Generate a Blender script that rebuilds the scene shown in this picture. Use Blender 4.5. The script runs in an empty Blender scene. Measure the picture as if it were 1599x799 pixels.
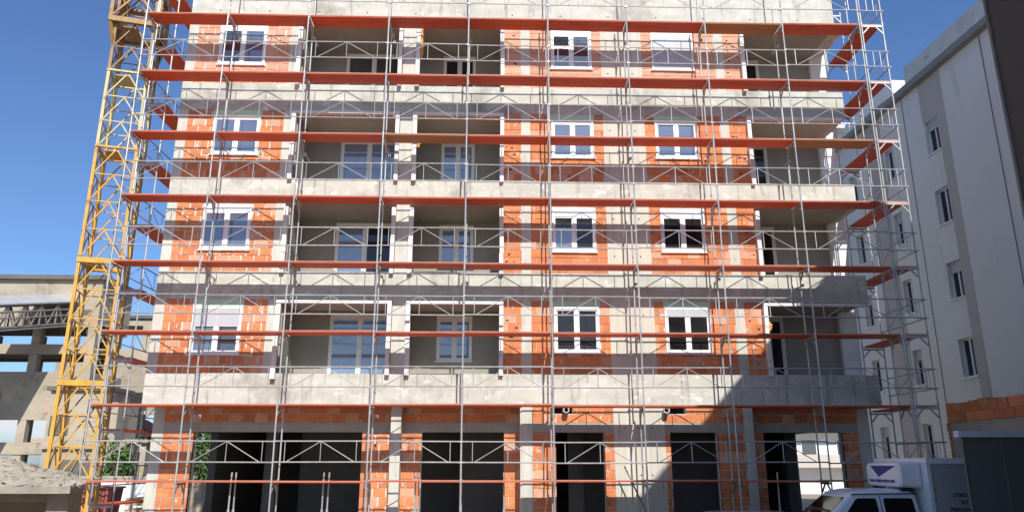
import bpy, math, random
from mathutils import Vector
R = math.radians
random.seed(7)
sc = bpy.context.scene
C = sc.collection

# ------------------------------------------------------------------ camera, sky, sun, exposure
CAMZ = 2.45
cd = bpy.data.cameras.new('camera')
cd.sensor_width = 36.0
cd.lens = 36.0 * 1174.41 / 1599.0
cd.clip_start = 0.1
cd.clip_end = 3000
cam = bpy.data.objects.new('camera', cd)
cam.location = (0, 0, CAMZ)
cam.rotation_euler = (R(90 + 15.3195), 0, R(-1.7951))
C.objects.link(cam)
sc.camera = cam

SUN = Vector((0.18, -1.0, 0.97)).normalized()          # from the scene towards the sun
el = math.asin(SUN.z)
az = math.atan2(SUN.x, SUN.y)                           # clockwise from +Y
w = bpy.data.worlds.new('World')
sc.world = w
w.use_nodes = True
nt = w.node_tree
bg = nt.nodes['Background']
sky = nt.nodes.new('ShaderNodeTexSky')
sky.sky_type = 'NISHITA'
sky.sun_disc = False
sky.sun_elevation = el
sky.sun_rotation = az
sky.altitude = 200
sky.air_density = 1.0
sky.dust_density = 1.0
sky.ozone_density = 5.0
tint = nt.nodes.new('ShaderNodeMix'); tint.data_type = 'RGBA'; tint.blend_type = 'MULTIPLY'
tint.inputs[0].default_value = 1.0
tint.inputs[7].default_value = (.86, 1.0, 1.18, 1)
nt.links.new(sky.outputs['Color'], tint.inputs[6])
tc = nt.nodes.new('ShaderNodeTexCoord'); sep = nt.nodes.new('ShaderNodeSeparateXYZ'); nt.links.new(tc.outputs['Generated'], sep.inputs[0])
mp = nt.nodes.new('ShaderNodeMapping'); mp.inputs['Scale'].default_value = (1, 1, 3.5); nt.links.new(tc.outputs['Generated'], mp.inputs['Vector'])
nz = nt.nodes.new('ShaderNodeTexNoise'); nz.inputs['Scale'].default_value = 5.5; nz.inputs['Detail'].default_value = 7; nt.links.new(mp.outputs['Vector'], nz.inputs['Vector'])
r1 = nt.nodes.new('ShaderNodeMapRange'); r1.inputs['From Min'].default_value = .44; r1.inputs['From Max'].default_value = .60; nt.links.new(nz.outputs['Fac'], r1.inputs['Value'])
r2 = nt.nodes.new('ShaderNodeMapRange'); r2.inputs['From Min'].default_value = .17; r2.inputs['From Max'].default_value = .11; nt.links.new(sep.outputs['Z'], r2.inputs['Value'])
mu = nt.nodes.new('ShaderNodeMath'); mu.operation = 'MULTIPLY'; nt.links.new(r1.outputs[0], mu.inputs[0]); nt.links.new(r2.outputs[0], mu.inputs[1])
cl = nt.nodes.new('ShaderNodeMix'); cl.data_type = 'RGBA'; cl.inputs[7].default_value = (6.0, 6.2, 6.6, 1)
nt.links.new(mu.outputs[0], cl.inputs[0]); nt.links.new(tint.outputs[2], cl.inputs[6]); nt.links.new(cl.outputs[2], bg.inputs['Color'])
bg.inputs['Strength'].default_value = 0.11
sd = bpy.data.lights.new('sun', 'SUN')
sd.energy = 5.0
sd.angle = R(0.53)
sd.color = (1.0, 0.97, 0.92)
so = bpy.data.objects.new('sun', sd)
so.rotation_euler = (-SUN).to_track_quat('-Z', 'Y').to_euler()
so.location = (5, -10, 30)
C.objects.link(so)
sc.view_settings.view_transform = 'Standard'
sc.view_settings.look = 'None'
sc.view_settings.gamma = 1.0
sc.view_settings.exposure = 0.28
sc.cycles.max_bounces = 8

# ------------------------------------------------------------------ helpers: mesh
class MB:
    def __init__(s):
        s.v, s.f, s.m, s.cur = [], [], [], 0
    def add(s, vs, fs):
        n = len(s.v)
        s.v += [tuple(p) for p in vs]
        s.f += [tuple(i + n for i in q) for q in fs]
        s.m += [s.cur] * len(fs)
        return s
    def box(s, x0, x1, y0, y1, z0, z1):
        if x1 < x0: x0, x1 = x1, x0
        if y1 < y0: y0, y1 = y1, y0
        if z1 < z0: z0, z1 = z1, z0
        return s.add([(x0,y0,z0),(x1,y0,z0),(x1,y1,z0),(x0,y1,z0),(x0,y0,z1),(x1,y0,z1),(x1,y1,z1),(x0,y1,z1)],
                     [(0,3,2,1),(4,5,6,7),(0,1,5,4),(1,2,6,5),(2,3,7,6),(3,0,4,7)])
    def tube(s, a, b, r, n=8, r2=None):
        a, b = Vector(a), Vector(b); d = (b - a).normalized()
        u = d.orthogonal().normalized(); v = d.cross(u)
        r2 = r if r2 is None else r2
        vs = []
        for p, rr in ((a, r), (b, r2)):
            for k in range(n):
                t = 2 * math.pi * k / n
                vs.append(p + (u * math.cos(t) + v * math.sin(t)) * rr)
        fs = [(k, (k+1) % n, n + (k+1) % n, n + k) for k in range(n)]
        fs += [tuple(range(n-1, -1, -1)), tuple(range(n, 2*n))]
        return s.add(vs, fs)
    def bar(s, a, b, wd, ht, up=(0,0,1)):
        a, b = Vector(a), Vector(b); d = (b - a).normalized()
        u = d.cross(Vector(up))
        if u.length < 1e-3: u = d.cross(Vector((0,1,0)))
        u.normalize(); v = u.cross(d)
        vs = [p + u*i*wd/2 + v*j*ht/2 for p in (a, b) for i, j in ((-1,-1),(1,-1),(1,1),(-1,1))]
        return s.add(vs, [(0,1,5,4),(1,2,6,5),(2,3,7,6),(3,0,4,7),(3,2,1,0),(4,5,6,7)])
    def ring(s, x0, x1, z0, z1, t, y0, y1):                 # rectangular frame in the XZ plane
        s.box(x0, x1, y0, y1, z0, z0+t); s.box(x0, x1, y0, y1, z1-t, z1)
        s.box(x0, x0+t, y0, y1, z0+t, z1-t); s.box(x1-t, x1, y0, y1, z0+t, z1-t)
        return s
    def prism(s, poly, a0, a1, axis='y'):                   # polygon of (x,z) swept along y, or (y,z) along x, (x,y) along z
        n = len(poly)
        def P(p, a):
            return {'y': (p[0], a, p[1]), 'x': (a, p[0], p[1]), 'z': (p[0], p[1], a)}[axis]
        vs = [P(p, a0) for p in poly] + [P(p, a1) for p in poly]
        fs = [(k, (k+1) % n, n + (k+1) % n, n + k) for k in range(n)]
        fs += [tuple(range(n-1, -1, -1)), tuple(range(n, 2*n))]
        return s.add(vs, fs)
    def loft(s, rings):
        n = len(rings[0]); vs = [p for r in rings for p in r]; fs = []
        for i in range(len(rings)-1):
            for k in range(n):
                fs.append((i*n+k, i*n+(k+1) % n, (i+1)*n+(k+1) % n, (i+1)*n+k))
        fs += [tuple(range(n-1, -1, -1)), tuple(range((len(rings)-1)*n, len(rings)*n))]
        return s.add(vs, fs)
    def mesh(s, name, mats, smooth=False):
        me = bpy.data.meshes.new(name)
        me.from_pydata(s.v, [], s.f)
        for m in (mats if isinstance(mats, (list, tuple)) else [mats]): me.materials.append(m)
        if any(s.m): me.polygons.foreach_set('material_index', s.m)
        if smooth: me.polygons.foreach_set('use_smooth', [True]*len(s.f))
        bm_fix(me)
        return me
import bmesh
def bm_fix(me):
    b = bmesh.new(); b.from_mesh(me); bmesh.ops.recalc_face_normals(b, faces=b.faces); b.to_mesh(me); b.free()

ABS = {}
def put(name, me, parent=None, loc=(0,0,0), rz=0, world=True, scale=None):
    o = bpy.data.objects.new(name, me)
    C.objects.link(o)
    base = Vector((0,0,0))
    if parent is not None:
        o.parent = parent
        base = ABS.get(parent.name, Vector((0,0,0))) if world else Vector((0,0,0))
    o.location = Vector(loc) - base
    if rz: o.rotation_euler = (0, 0, rz)
    if scale is not None: o.scale = scale
    ABS[o.name] = Vector(loc)
    return o
def part(name, mb, mat, parent, world=True, smooth=False):
    """mesh in world coordinates (or, world=False, in the coordinates of a rotated thing)"""
    me = mb.mesh(name, mat, smooth)
    return put(name, me, parent, (0,0,0), 0, world)
def thing(name, label, cat, loc=(0,0,0), rz=0, group=None):
    o = put(name, None, None, loc, rz)
    o.empty_display_size = 0.3
    return tag(o, label, cat, group)
def tag(o, label, cat, group=None):
    o['label'] = label; o['category'] = cat
    if group: o['group'] = group
    return o
def structure(o): o['kind'] = 'structure'; return o

# ------------------------------------------------------------------ helpers: materials
def mat(name, c1, c2=None, scale=2.0, stretch=(1,1,1), rough=0.85, metal=0.0, bump=0.0, bscale=40.0, bstretch=(1,1,1),
        stains=(), rnd=0.0, island=False, ior=None, spec=None, objrnd=None, local=False, coat=0.0):
    m = bpy.data.materials.new(name); m.use_nodes = True
    n, l = m.node_tree.nodes, m.node_tree.links
    b = n['Principled BSDF']
    b.inputs['Roughness'].default_value = rough
    b.inputs['Metallic'].default_value = metal
    if ior: b.inputs['IOR'].default_value = ior
    if spec is not None: b.inputs['Specular IOR Level'].default_value = spec
    if coat: b.inputs['Coat Weight'].default_value = coat; b.inputs['Coat Roughness'].default_value = 0.08
    if local:
        geo = n.new('ShaderNodeTexCoord'); pos = geo.outputs['Object']
    else:
        geo = n.new('ShaderNodeNewGeometry'); pos = geo.outputs['Position']
    def noise(sc_, st, detail=5, rg=0.6):
        mp = n.new('ShaderNodeMapping'); mp.inputs['Scale'].default_value = st
        l.new(pos, mp.inputs['Vector'])
        t = n.new('ShaderNodeTexNoise'); t.inputs['Scale'].default_value = sc_
        t.inputs['Detail'].default_value = detail; t.inputs['Roughness'].default_value = rg
        l.new(mp.outputs['Vector'], t.inputs['Vector'])
        return t.outputs['Fac']
    def ramp(fac, lo, hi):
        r = n.new('ShaderNodeMapRange'); r.inputs['From Min'].default_value = lo; r.inputs['From Max'].default_value = hi
        l.new(fac, r.inputs['Value']); return r.outputs['Result']
    def mix(fac, a, bcol):
        x = n.new('ShaderNodeMix'); x.data_type = 'RGBA'
        if isinstance(fac, float): x.inputs[0].default_value = fac
        else: l.new(fac, x.inputs[0])
        for sock, val in ((x.inputs[6], a), (x.inputs[7], bcol)):
            if isinstance(val, tuple): sock.default_value = (*val, 1)
            else: l.new(val, sock)
        return x.outputs[2]
    col = c1
    if c2 is not None: col = mix(ramp(noise(scale, stretch), 0.3, 0.7), c1, c2)
    if objrnd is not None:                                 # another colour picked by object
        oi = n.new('ShaderNodeObjectInfo')
        col = mix(ramp(oi.outputs['Random'], objrnd[1], objrnd[2]), col, objrnd[0])
    for (sc_c, sc_s, sc_st, lo, hi) in stains:
        col = mix(ramp(noise(sc_s, sc_st, 6, 0.65), lo, hi), col, sc_c)
    if rnd:
        oi = n.new('ShaderNodeObjectInfo')
        rr = oi.outputs['Random']
        if island:
            gi = n.new('ShaderNodeNewGeometry')
            ad = n.new('ShaderNodeMath'); ad.operation = 'ADD'
            l.new(rr, ad.inputs[0]); l.new(gi.outputs['Random Per Island'], ad.inputs[1])
            fr = n.new('ShaderNodeMath'); fr.operation = 'FRACT'; l.new(ad.outputs[0], fr.inputs[0]); rr = fr.outputs[0]
        hs = n.new('ShaderNodeHueSaturation')
        mr = n.new('ShaderNodeMapRange'); mr.inputs['To Min'].default_value = 1 - rnd; mr.inputs['To Max'].default_value = 1 + rnd
        l.new(rr, mr.inputs['Value']); l.new(mr.outputs['Result'], hs.inputs['Value'])
        if isinstance(col, tuple): hs.inputs['Color'].default_value = (*col, 1)
        else: l.new(col, hs.inputs['Color'])
        col = hs.outputs['Color']
    if isinstance(col, tuple): b.inputs['Base Color'].default_value = (*col, 1)
    else: l.new(col, b.inputs['Base Color'])
    if bump:
        bp = n.new('ShaderNodeBump'); bp.inputs['Strength'].default_value = bump; bp.inputs['Distance'].default_value = 0.02
        l.new(noise(bscale, bstretch, 6, 0.7), bp.inputs['Height']); l.new(bp.outputs['Normal'], b.inputs['Normal'])
    return m

M = {}
M['concrete'] = mat('concrete_slab_edge', (.56,.55,.475), (.43,.42,.355), 1.3, (1,1,2.2), .9, bump=.35, bscale=14, bstretch=(1,1,3),
    stains=[((.27,.25,.21), 2.2, (2.4,1,.30), .56, .72), ((.66,.65,.585), 2.6, (1,1,1.4), .57, .68), ((.17,.15,.13), 8, (1.1,1,.45), .66, .75), ((.30,.28,.23), .55, (1,1,1), .55, .68)])
M['column'] = mat('concrete_column', (.58,.565,.49), (.46,.445,.38), 2.0, (3,1,.5), .9, bump=.3, bscale=10, bstretch=(6,1,.6),
    stains=[((.25,.23,.20), 3, (3,1,.5), .60, .74), ((.58,.56,.52), 5, (1,1,1), .62, .70)])
M['board_concrete'] = mat('board_marked_concrete', (.60,.56,.46), (.49,.46,.38), 1.6, (7,1,.15), .9, bump=.4, bscale=8, bstretch=(8,1,.3),
    stains=[((.24,.21,.18), 2.5, (4,1,.3), .60, .74)])
M['lintel'] = mat('concrete_lintel', (.40,.39,.335), (.32,.31,.26), 2.5, (1,1,1), .9, bump=.2, stains=[((.22,.2,.18), 4, (2,1,.6), .6, .72)])
M['brick'] = mat('clay_block', (.66,.235,.092), (.55,.175,.062), 5, (1,1,1), .85, bump=.5, bscale=22, bstretch=(9,1,.3), rnd=.17, island=True,
    stains=[((.64,.56,.49), 4.2, (1.6,1,.9), .62, .675), ((.68,.33,.19), 1.1, (1,1,1), .58, .80)])
M['brick_pale'] = mat('pale_clay_block', (.68,.38,.25), (.60,.29,.17), 4, (1,1,1), .85, bump=.5, bscale=22, bstretch=(9,1,.3), rnd=.10, island=True,
    stains=[((.62,.54,.47), 3.0, (1,1,1.2), .62, .72)])  # overexposed top storey painted as paler clay; also scattered pale blocks below
M['mortar'] = mat('mortar', (.66,.62,.56), (.56,.51,.45), 9, (1,1,1), .95, bump=.5, bscale=30)
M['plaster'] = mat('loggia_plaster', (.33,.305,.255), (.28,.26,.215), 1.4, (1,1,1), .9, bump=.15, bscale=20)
M['white_render'] = mat('white_render', (.78,.77,.74), (.70,.69,.66), 2, (1,1,1), .9, bump=.15)
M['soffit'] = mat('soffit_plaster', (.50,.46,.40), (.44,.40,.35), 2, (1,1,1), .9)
M['insul'] = mat('insulation_board', (.76,.75,.72), (.66,.64,.60), 4, (1,1,1), .9, bump=.3, bscale=40, stains=[((.55,.38,.26), 3, (1,1,.6), .68, .76)])
M['green_board'] = mat('green_insulation_strip', (.50,.68,.49), (.46,.63,.45), 4, (1,1,1), .85)
M['foam'] = mat('orange_foam', (.66,.30,.10), (.55,.22,.07), 12, (1,1,1), .9, bump=.6, bscale=25)
M['pvc'] = mat('white_pvc', (.82,.82,.80), (.76,.76,.75), 3, (1,1,1), .35)
M['pvc_cream'] = mat('cream_pvc', (.80,.78,.72), (.75,.73,.67), 3, (1,1,1), .4)
M['shutter'] = mat('roller_shutter_slats', (.46,.47,.48), None, rough=.5)
M['glass'] = mat('window_glass', (.035,.04,.05), (.055,.06,.07), .8, (1,1,1), .03, ior=2.3)
M['glass_blue'] = mat('sky_reflection_glass', (.085,.115,.175), (.12,.15,.21), .9, (1,1,1), .04, ior=2.3)  # blue of the reflected sky painted into the base colour
M['glass_loggia'] = mat('loggia_sky_reflection_glass', (.14,.19,.28), (.19,.235,.31), .9, (1,1,1), .05, ior=2.2)  # sky reflection put into the base colour, brighter for the shaded loggia panes
M['glass_dark'] = mat('dark_glass', (.012,.012,.013), (.03,.03,.032), .8, (1,1,1), .05, ior=1.5)
M['steel'] = mat('galvanised_steel', (.54,.535,.51), (.36,.355,.34), 6, (1,1,.3), .48, .45, rnd=.12, stains=[((.28,.19,.12), 4, (1,1,.5), .64, .76)])
M['deck'] = mat('red_deck_board', (.62,.095,.026), (.50,.068,.02), 3, (.5,4,1), .6, rnd=.16, bump=.1, bscale=20, bstretch=(.5,6,1),
    stains=[((.42,.20,.10), 2, (.7,3,1), .64, .74), ((.50,.40,.33), 5, (.7,1.5,1), .71, .76), ((.30,.05,.02), 1.1, (.6,3,1), .58, .72)])
M['deck_wood'] = mat('bare_wood_deck', (.42,.19,.075), (.33,.14,.055), 3, (.5,6,1), .7, rnd=.1, bump=.1, bscale=20, bstretch=(.5,6,1))
M['deck_edge'] = mat('sunlit_deck_edge', (.55,.30,.22), (.48,.20,.14), 4, (1,1,1), .6)  # board edge strip; its sunlit pinkish look is put into the colour
M['crane_yellow'] = mat('crane_yellow_paint', (.66,.36,.035), (.55,.27,.03), 3, (1,1,1), .5, stains=[((.22,.10,.045), 5, (1,1,.6), .55, .68)])
M['crane_pale'] = mat('faded_yellow_paint', (.60,.50,.24), (.52,.40,.16), 3, (1,1,1), .55, stains=[((.25,.12,.05), 5, (1,1,.6), .56, .68)])
M['crane_brown'] = mat('rusty_ochre_paint', (.36,.22,.06), (.30,.15,.05), 3, (1,1,1), .6, stains=[((.17,.08,.04), 4, (1,1,.7), .52, .66)])
M['ruin'] = mat('old_weathered_concrete', (.45,.385,.285), (.32,.27,.20), .35, (1,1,2), .95, bump=.4, bscale=6,
    stains=[((.22,.19,.14), .6, (1,1,.6), .57, .70), ((.18,.155,.12), 2.2, (1,1,3.5), .60, .74)])
M['ruin_dark'] = mat('dark_concrete', (.16,.14,.12), (.11,.10,.09), .8, (1,1,1), .95)  # darker concrete for roofs, ceilings, rear members and opening patches
M['ruin_brick'] = mat('weathered_brick', (.42,.26,.18), (.48,.40,.32), 1.5, (.6,1,6), .95, bump=.4)
M['rust_steel'] = mat('grey_rusted_steel', (.30,.28,.25), (.20,.17,.14), 2, (1,1,1), .7, .2)
M['sheet'] = mat('zinc_sheet', (.50,.50,.48), (.40,.40,.39), 1, (1,1,1), .5, .3)
M['rubble'] = mat('rubble', (.36,.315,.245), (.23,.20,.155), 3, (1,1,1), .95, bump=.9, bscale=16, stains=[((.22,.19,.15), 7, (1,1,1), .58, .66)])
M['hut_wall'] = mat('hut_old_render', (.30,.23,.17), (.20,.15,.11), 3, (1,1,1), .95, bump=.5)
M['neigh'] = mat('pale_grey_render', (.76,.73,.68), (.71,.68,.63), .3, (1,1,1), .9, bump=.12, bscale=60, stains=[((.60,.57,.52), .9, (1,2.2,.25), .58, .76)])
M['neigh_strip'] = mat('taupe_render', (.52,.46,.41), (.48,.43,.38), .5, (1,1,1), .9, bump=.12, bscale=60)
M['parapet'] = mat('stained_parapet', (.62,.61,.57), (.50,.49,.45), 1.0, (1,1,1), .9, stains=[((.22,.21,.18), 1.0, (.8,1.2,3), .58, .74)])
M['cornice'] = mat('grey_cornice', (.30,.29,.27), (.24,.23,.21), 1.0, (1,1,1), .9)
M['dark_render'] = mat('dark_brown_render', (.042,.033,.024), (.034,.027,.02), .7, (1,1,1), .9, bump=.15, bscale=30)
M['ground'] = mat('packed_gravel', (.27,.225,.17), (.21,.175,.13), .25, (1,1,1), .95, bump=.6, bscale=9, stains=[((.33,.29,.23), 3, (1,1,1), .6, .7)])
M['hoard'] = mat('grey_painted_metal', (.135,.14,.13), (.12,.125,.115), .6, (1,1,1), .55, stains=[((.10,.10,.095), 3, (2,1,.4), .62, .75)])
M['cap'] = mat('light_coping', (.62,.64,.68), (.56,.58,.62), 2, (1,1,1), .7)
M['van_white'] = mat('white_car_paint', (.74,.75,.77), (.68,.69,.70), 1, (1,1,1), .3, coat=.5, stains=[((.50,.48,.45), 2.2, (1,1,.5), .60, .74)])
M['van_box'] = mat('grey_box_panel', (.36,.36,.355), (.31,.31,.305), 1.6, (1,1,.5), .55, stains=[((.25,.245,.24), 2, (1.4,1,.4), .58, .72)])
M['van_glass'] = mat('tinted_car_glass', (.008,.009,.010), None, rough=.03, ior=1.52)
M['rubber'] = mat('black_rubber', (.015,.015,.015), None, rough=.7)
M['black'] = mat('black_void', (.006,.006,.006), None, rough=1.0)
M['blue'] = mat('royal_blue_print', (.015,.018,.20), None, rough=.4)
M['ink'] = mat('dark_lettering', (.03,.03,.035), None, rough=.6)
M['pipe'] = mat('pvc_pipe', (.72,.72,.70), None, rough=.4)
M['leaf'] = mat('leaf', (.055,.115,.022), (.085,.16,.03), 2.5, (1,1,1), .6, rnd=.35, island=True)
M['bark'] = mat('bark', (.10,.075,.05), (.07,.05,.035), 8, (1,1,.3), .95)
M['red_roof'] = mat('red_tile_roof', (.42,.10,.05), (.33,.075,.04), 2, (1,1,1), .85)
M['red_metal'] = mat('faded_red_metal', (.34,.10,.08), (.27,.08,.06), 2, (1,1,1), .6)
M['wood'] = mat('raw_timber', (.44,.33,.20), (.34,.25,.15), 3, (1,1,1), .85, rnd=.2)
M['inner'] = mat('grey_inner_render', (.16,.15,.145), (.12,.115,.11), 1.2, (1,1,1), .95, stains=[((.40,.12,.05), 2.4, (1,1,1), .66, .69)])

# ------------------------------------------------------------------ key dimensions (metres)
D = 20.9314          # outer row of scaffold standards
YF = 22.03           # face of the building
X0 = -10.711; BAY = 2.5
Z8 = 1.984
def LEV(i): return Z8 + 2.0 * (8 - i)
GRP_LEFT, GRP_RIGHT = -9.83, 11.52

# ------------------------------------------------------------------ ground
def ground():
    mb = MB()
    n = 60
    xs = [-900, -400, -200, -120] + [-80 + i*4 for i in range(41)] + [120, 200, 400, 900]
    ys = [-600, -200, -80] + [-40 + i*4 for i in range(36)] + [140, 200, 400, 1500]
    vs = []
    for y in ys:
        for x in xs:
            z = 0.04*math.sin(x*.31+1)*math.cos(y*.23) - 0.05
            if 8 < y < 36 and -14 < x < 14: z = min(z, -0.02)
            vs.append((x, y, z))
    m = len(xs)
    fs = [(j*m+i, j*m+i+1, (j+1)*m+i+1, (j+1)*m+i) for j in range(len(ys)-1) for i in range(m-1)]
    mb.add(vs, fs)
    structure(part('ground', mb, M['ground'], None, smooth=True))
ground()
part('bounce_slab', MB().box(12.7, 17.1, 23.8, 70, -.06, .05), mat('bounce_slab_surface', (.48,.43,.35), (.40,.36,.29), .6, (1,1,1), .9), None)['kind'] = 'structure'  # pale slab added to bounce light up the shaded neighbour wall

part('bounce_cut_sheet', MB().add([(1.0,2,.012),(12.3,2,.012),(12.3,21.6,.012),(1.0,21.6,.012)], [(0,1,2,3)]), mat('bounce_cut_surface', (.050,.048,.045), (.062,.059,.055), 1.5, (1,1,1), .9, bump=.4, bscale=60), None)['kind'] = 'structure'  # unseen dark sheet added to cut ground bounce at the lower right

# ------------------------------------------------------------------ the building under construction
bld = thing('apartment_building', 'unfinished apartment block of orange clay blocks and bare concrete behind scaffolding', 'building', (0, YF, 0))
BANDS = [(4.02,4.93),(7.10,7.95),(10.10,10.91),(13.20,14.13),(16.28,18.6)]
BRICKS = []            # (x0,x1,z0,z1,yface,parent)
def concrete(x0, x1, z0, z1, y0=YF, y1=YF+.30, name='column', m='column'):
    return part(name, MB().box(x0, x1, y0, y1, z0, z1), M[m], bld)
def cut(rect, holes):
    """rect minus holes, as rectangles"""
    out = [rect]
    for h in holes:
        nxt = []
        for (a, b, c, d) in out:
            ha, hb, hc, hd = h
            if hb <= a or ha >= b or hd <= c or hc >= d: nxt.append((a,b,c,d)); continue
            if hc > c: nxt.append((a, b, c, hc))
            if hd < d: nxt.append((a, b, hd, d))
            lo, hi = max(c, hc), min(d, hd)
            if ha > a: nxt.append((a, ha, lo, hi))
            if hb < b: nxt.append((hb, b, lo, hi))
        out = nxt
    return [r for r in out if r[1]-r[0] > .004 and r[3]-r[2] > .004]
def infill(x0, x1, z0, z1, holes=(), yf=YF, vj=.5):
    """a masonry panel: mortar core with openings, clay blocks set a little proud of it"""
    mb = MB()
    for (a, b, c, d) in cut((x0, x1, z0, z1), holes): mb.box(a, b, yf+.014, yf+.30, c, d)
    wall = part('infill_wall', mb, M['mortar'], bld)
    ch, bl, jt = .2485, .382, .014
    k = 0; z = z0
    while z < z1 - .03:
        zt = min(z + ch, z1)
        x = x0 - (bl * (.5 if k % 2 else 0)) - random.uniform(0, .08)
        while x < x1:
            xe = x + bl
            a, b = max(x, x0), min(xe, x1)
            if b - a > .05:
                for (p, q, r, s) in cut((a, b, z, zt), holes):
                    if q - p > .045 and s - r > .045:
                        BRICKS.append((p + jt*vj*random.uniform(.3,1.4) if p > x0+.01 else p, q - jt*vj*random.uniform(.2,1.4) if q < x1-.01 else q, r + jt*.55, s - jt*random.uniform(.6,1.0), yf, wall))
            x = xe
        z = zt; k += 1
    return wall

def window(x0, x1, z0, z1, shut=0.0, head=.0, kind='glass', yf=YF, green=0.0, cream=False, tilt=False, leaves=2, sill=True, open_left=False, mixk=None):
    """two-leaf window: outer frame, sashes, panes, sill, roller shutter"""
    fr = M['pvc_cream'] if cream else M['pvc']
    y0, y1 = yf-.028, yf+.07
    mb = MB().ring(x0, x1, z0, z1, .055, y0, y1)
    mb.box((x0+x1)/2-.03, (x0+x1)/2+.03, y0+.006, y1-.004, z0+.055, z1-head-.05)
    win = part('window', mb, fr, bld)
    zt = z1 - .055
    if head:
        part('shutter_box', MB().box(x0+.055, x1-.055, y0+.012, y1, z1-.05-head, z1-.055), M['pvc'] if not cream else fr, win)
        zt = z1 - .055 - head
    # backing behind glass so that no light leaks
    part('light_stop', MB().box(x0, x1, y1+.20, y1+.22, z0, z1), M['black'], win)
    lw = ((x1-x0) - .11 - .06) / leaves
    for k in range(leaves):
        a = x0 + .055 + k*(lw+.06); b = a + lw
        g = M[kind if mixk is None else (kind if k == 0 else mixk)]
        if open_left and k == 0:
            part('sash', MB().ring(a, b, z0+.055, z0+.055+(zt-z0-.055)*.62, .05, y0+.016, y1-.01), fr, win)
            part('pane', MB().box(a+.05, b-.05, y0+.03, y0+.04, z0+.105, z0+.055+(zt-z0-.055)*.62-.05), g, win)
            part('sash', MB().ring(a, b, z0+.057+(zt-z0-.055)*.62, zt, .04, y0+.03, y1-.01), fr, win)
            part('pane', MB().box(a+.04, b-.04, y0+.05, y0+.06, z0+.1+(zt-z0-.055)*.62, zt-.04), M['glass_dark'], win)
            continue
        part('sash', MB().ring(a, b, z0+.055, zt, .05, y0+.016, y1-.01), fr, win)
        part('pane', MB().box(a+.05, b-.05, y0+.034, y0+.045, z0+.105, zt-.05), g, win)
        part('handle', MB().box(b-.035 if k == 0 else a+.015, b-.015 if k == 0 else a+.035, y0-.006, y0+.016, (z0+zt)/2-.07, (z0+zt)/2+.05), fr, win)
    if shut:
        mb = MB(); h = (zt - z0 - .055) * shut; n = max(2, int(h/.055))
        for k in range(n):
            c = zt - h + k*h/n
            mb.box(x0+.056, x1-.056, y0+.004, y0+.014, c, c + h/n - .008)
            mb.box(x0+.056, x1-.056, y0+.008, y0+.0135, c + h/n - .008, c + h/n)
        part('roller_shutter', mb, M['shutter'], win)
    if sill:
        part('sill', MB().box(x0-.04, x1+.04, yf-.065, yf-.0285, z0-.036, z0-.004), fr, win)
    if green:
        part('head_strip', MB().box(x0-.03, x1+.03, yf-.012, yf+.05, z1+.003, green-.004), M['green_board'], win)
    return win

# --- slabs with their edges (bands) and the roof parapet
for k, (za, zb) in enumerate(BANDS):
    xr = GRP_RIGHT if k < 4 else 11.72
    if k < 4:
        slab = part('floor_slab', MB().box(GRP_LEFT, xr, YF-.012, 33.0, za, zb), M['concrete'], bld)
        # casting joints proud of the edge
        for q in range(3):
            xx = -7.5 + q*6.6 + random.uniform(-.5,.5)
            part('form_joint', MB().box(xx, xx+.018, YF-.018, YF-.011, za+.02, zb-.03), M['concrete'], slab)
    else:
        slab = part('roof_slab', MB().box(GRP_LEFT, xr, YF-.012, 33.0, za, 16.62), M['concrete'], bld)
        par = part('roof_parapet', MB().box(GRP_LEFT, 11.55, YF+.0, YF+.25, 16.62, zb).box(11.3, 11.55, YF+.25, 33, 16.62, zb).box(GRP_LEFT, GRP_LEFT+.25, YF+.25, 33, 16.62, zb), M['concrete'], bld)
        for q in range(12):
            xx = -8.6 + q*1.75
            part('form_joint', MB().box(xx, xx+.016, YF-.006, YF+.001, 16.64, zb), M['concrete'], par)
# tie holes in the parapet and the wide wall
def hole(x, z, y=YF, par=None):
    part('tie_hole', MB().tube((x, y-.006, z), (x, y+.02, z), .022, 8), M['black'], par or bld)
for q in range(13): hole(-8.9+q*1.6, 16.78, YF, par)
for q in range(13): hole(-8.6+q*1.6, 17.22, YF, par)

FL = [(4.93,7.10),(7.95,10.10),(10.91,13.20),(14.13,16.28)]
WIN = {  # per storey: left, middle, right window (x0,x1,z0,z1)
 'A': [(-8.68,-7.25,5.47,6.87),(-8.71,-7.25,8.61,10.05),(-8.71,-7.25,11.69,12.97),(-8.80,-7.30,14.80,16.22)],
 'B': [(1.94,3.29,5.55,6.92),(1.93,3.27,8.63,10.05),(1.95,3.29,11.71,13.00),(1.97,3.30,14.83,16.22)],
 'C': [(5.26,6.63,5.55,6.92),(5.29,6.66,8.65,10.05),(5.27,6.63,11.73,13.00),(5.29,6.68,14.84,16.22)]}
OPT = {
 'A': [dict(shut=.42, green=7.10, kind='glass_blue', mixk='glass'), dict(head=.18, kind='glass_blue'), dict(green=13.2, kind='glass_blue'), dict(head=.10, kind='glass', mixk='glass_blue')],
 'B': [dict(shut=.05, green=7.10, kind='glass_dark', mixk='glass_dark'), dict(head=.24, kind='glass_blue', mixk='glass_dark', open_left=True), dict(green=13.2, head=.05, kind='glass_blue'), dict(head=.10, kind='glass', mixk='glass', open_left=True)],
 'C': [dict(shut=.16, green=7.10, kind='glass_dark'), dict(head=.22, kind='glass_dark'), dict(green=13.2, kind='glass_blue', shut=.06), dict(head=.10, kind='glass', shut=.98)]}
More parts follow.
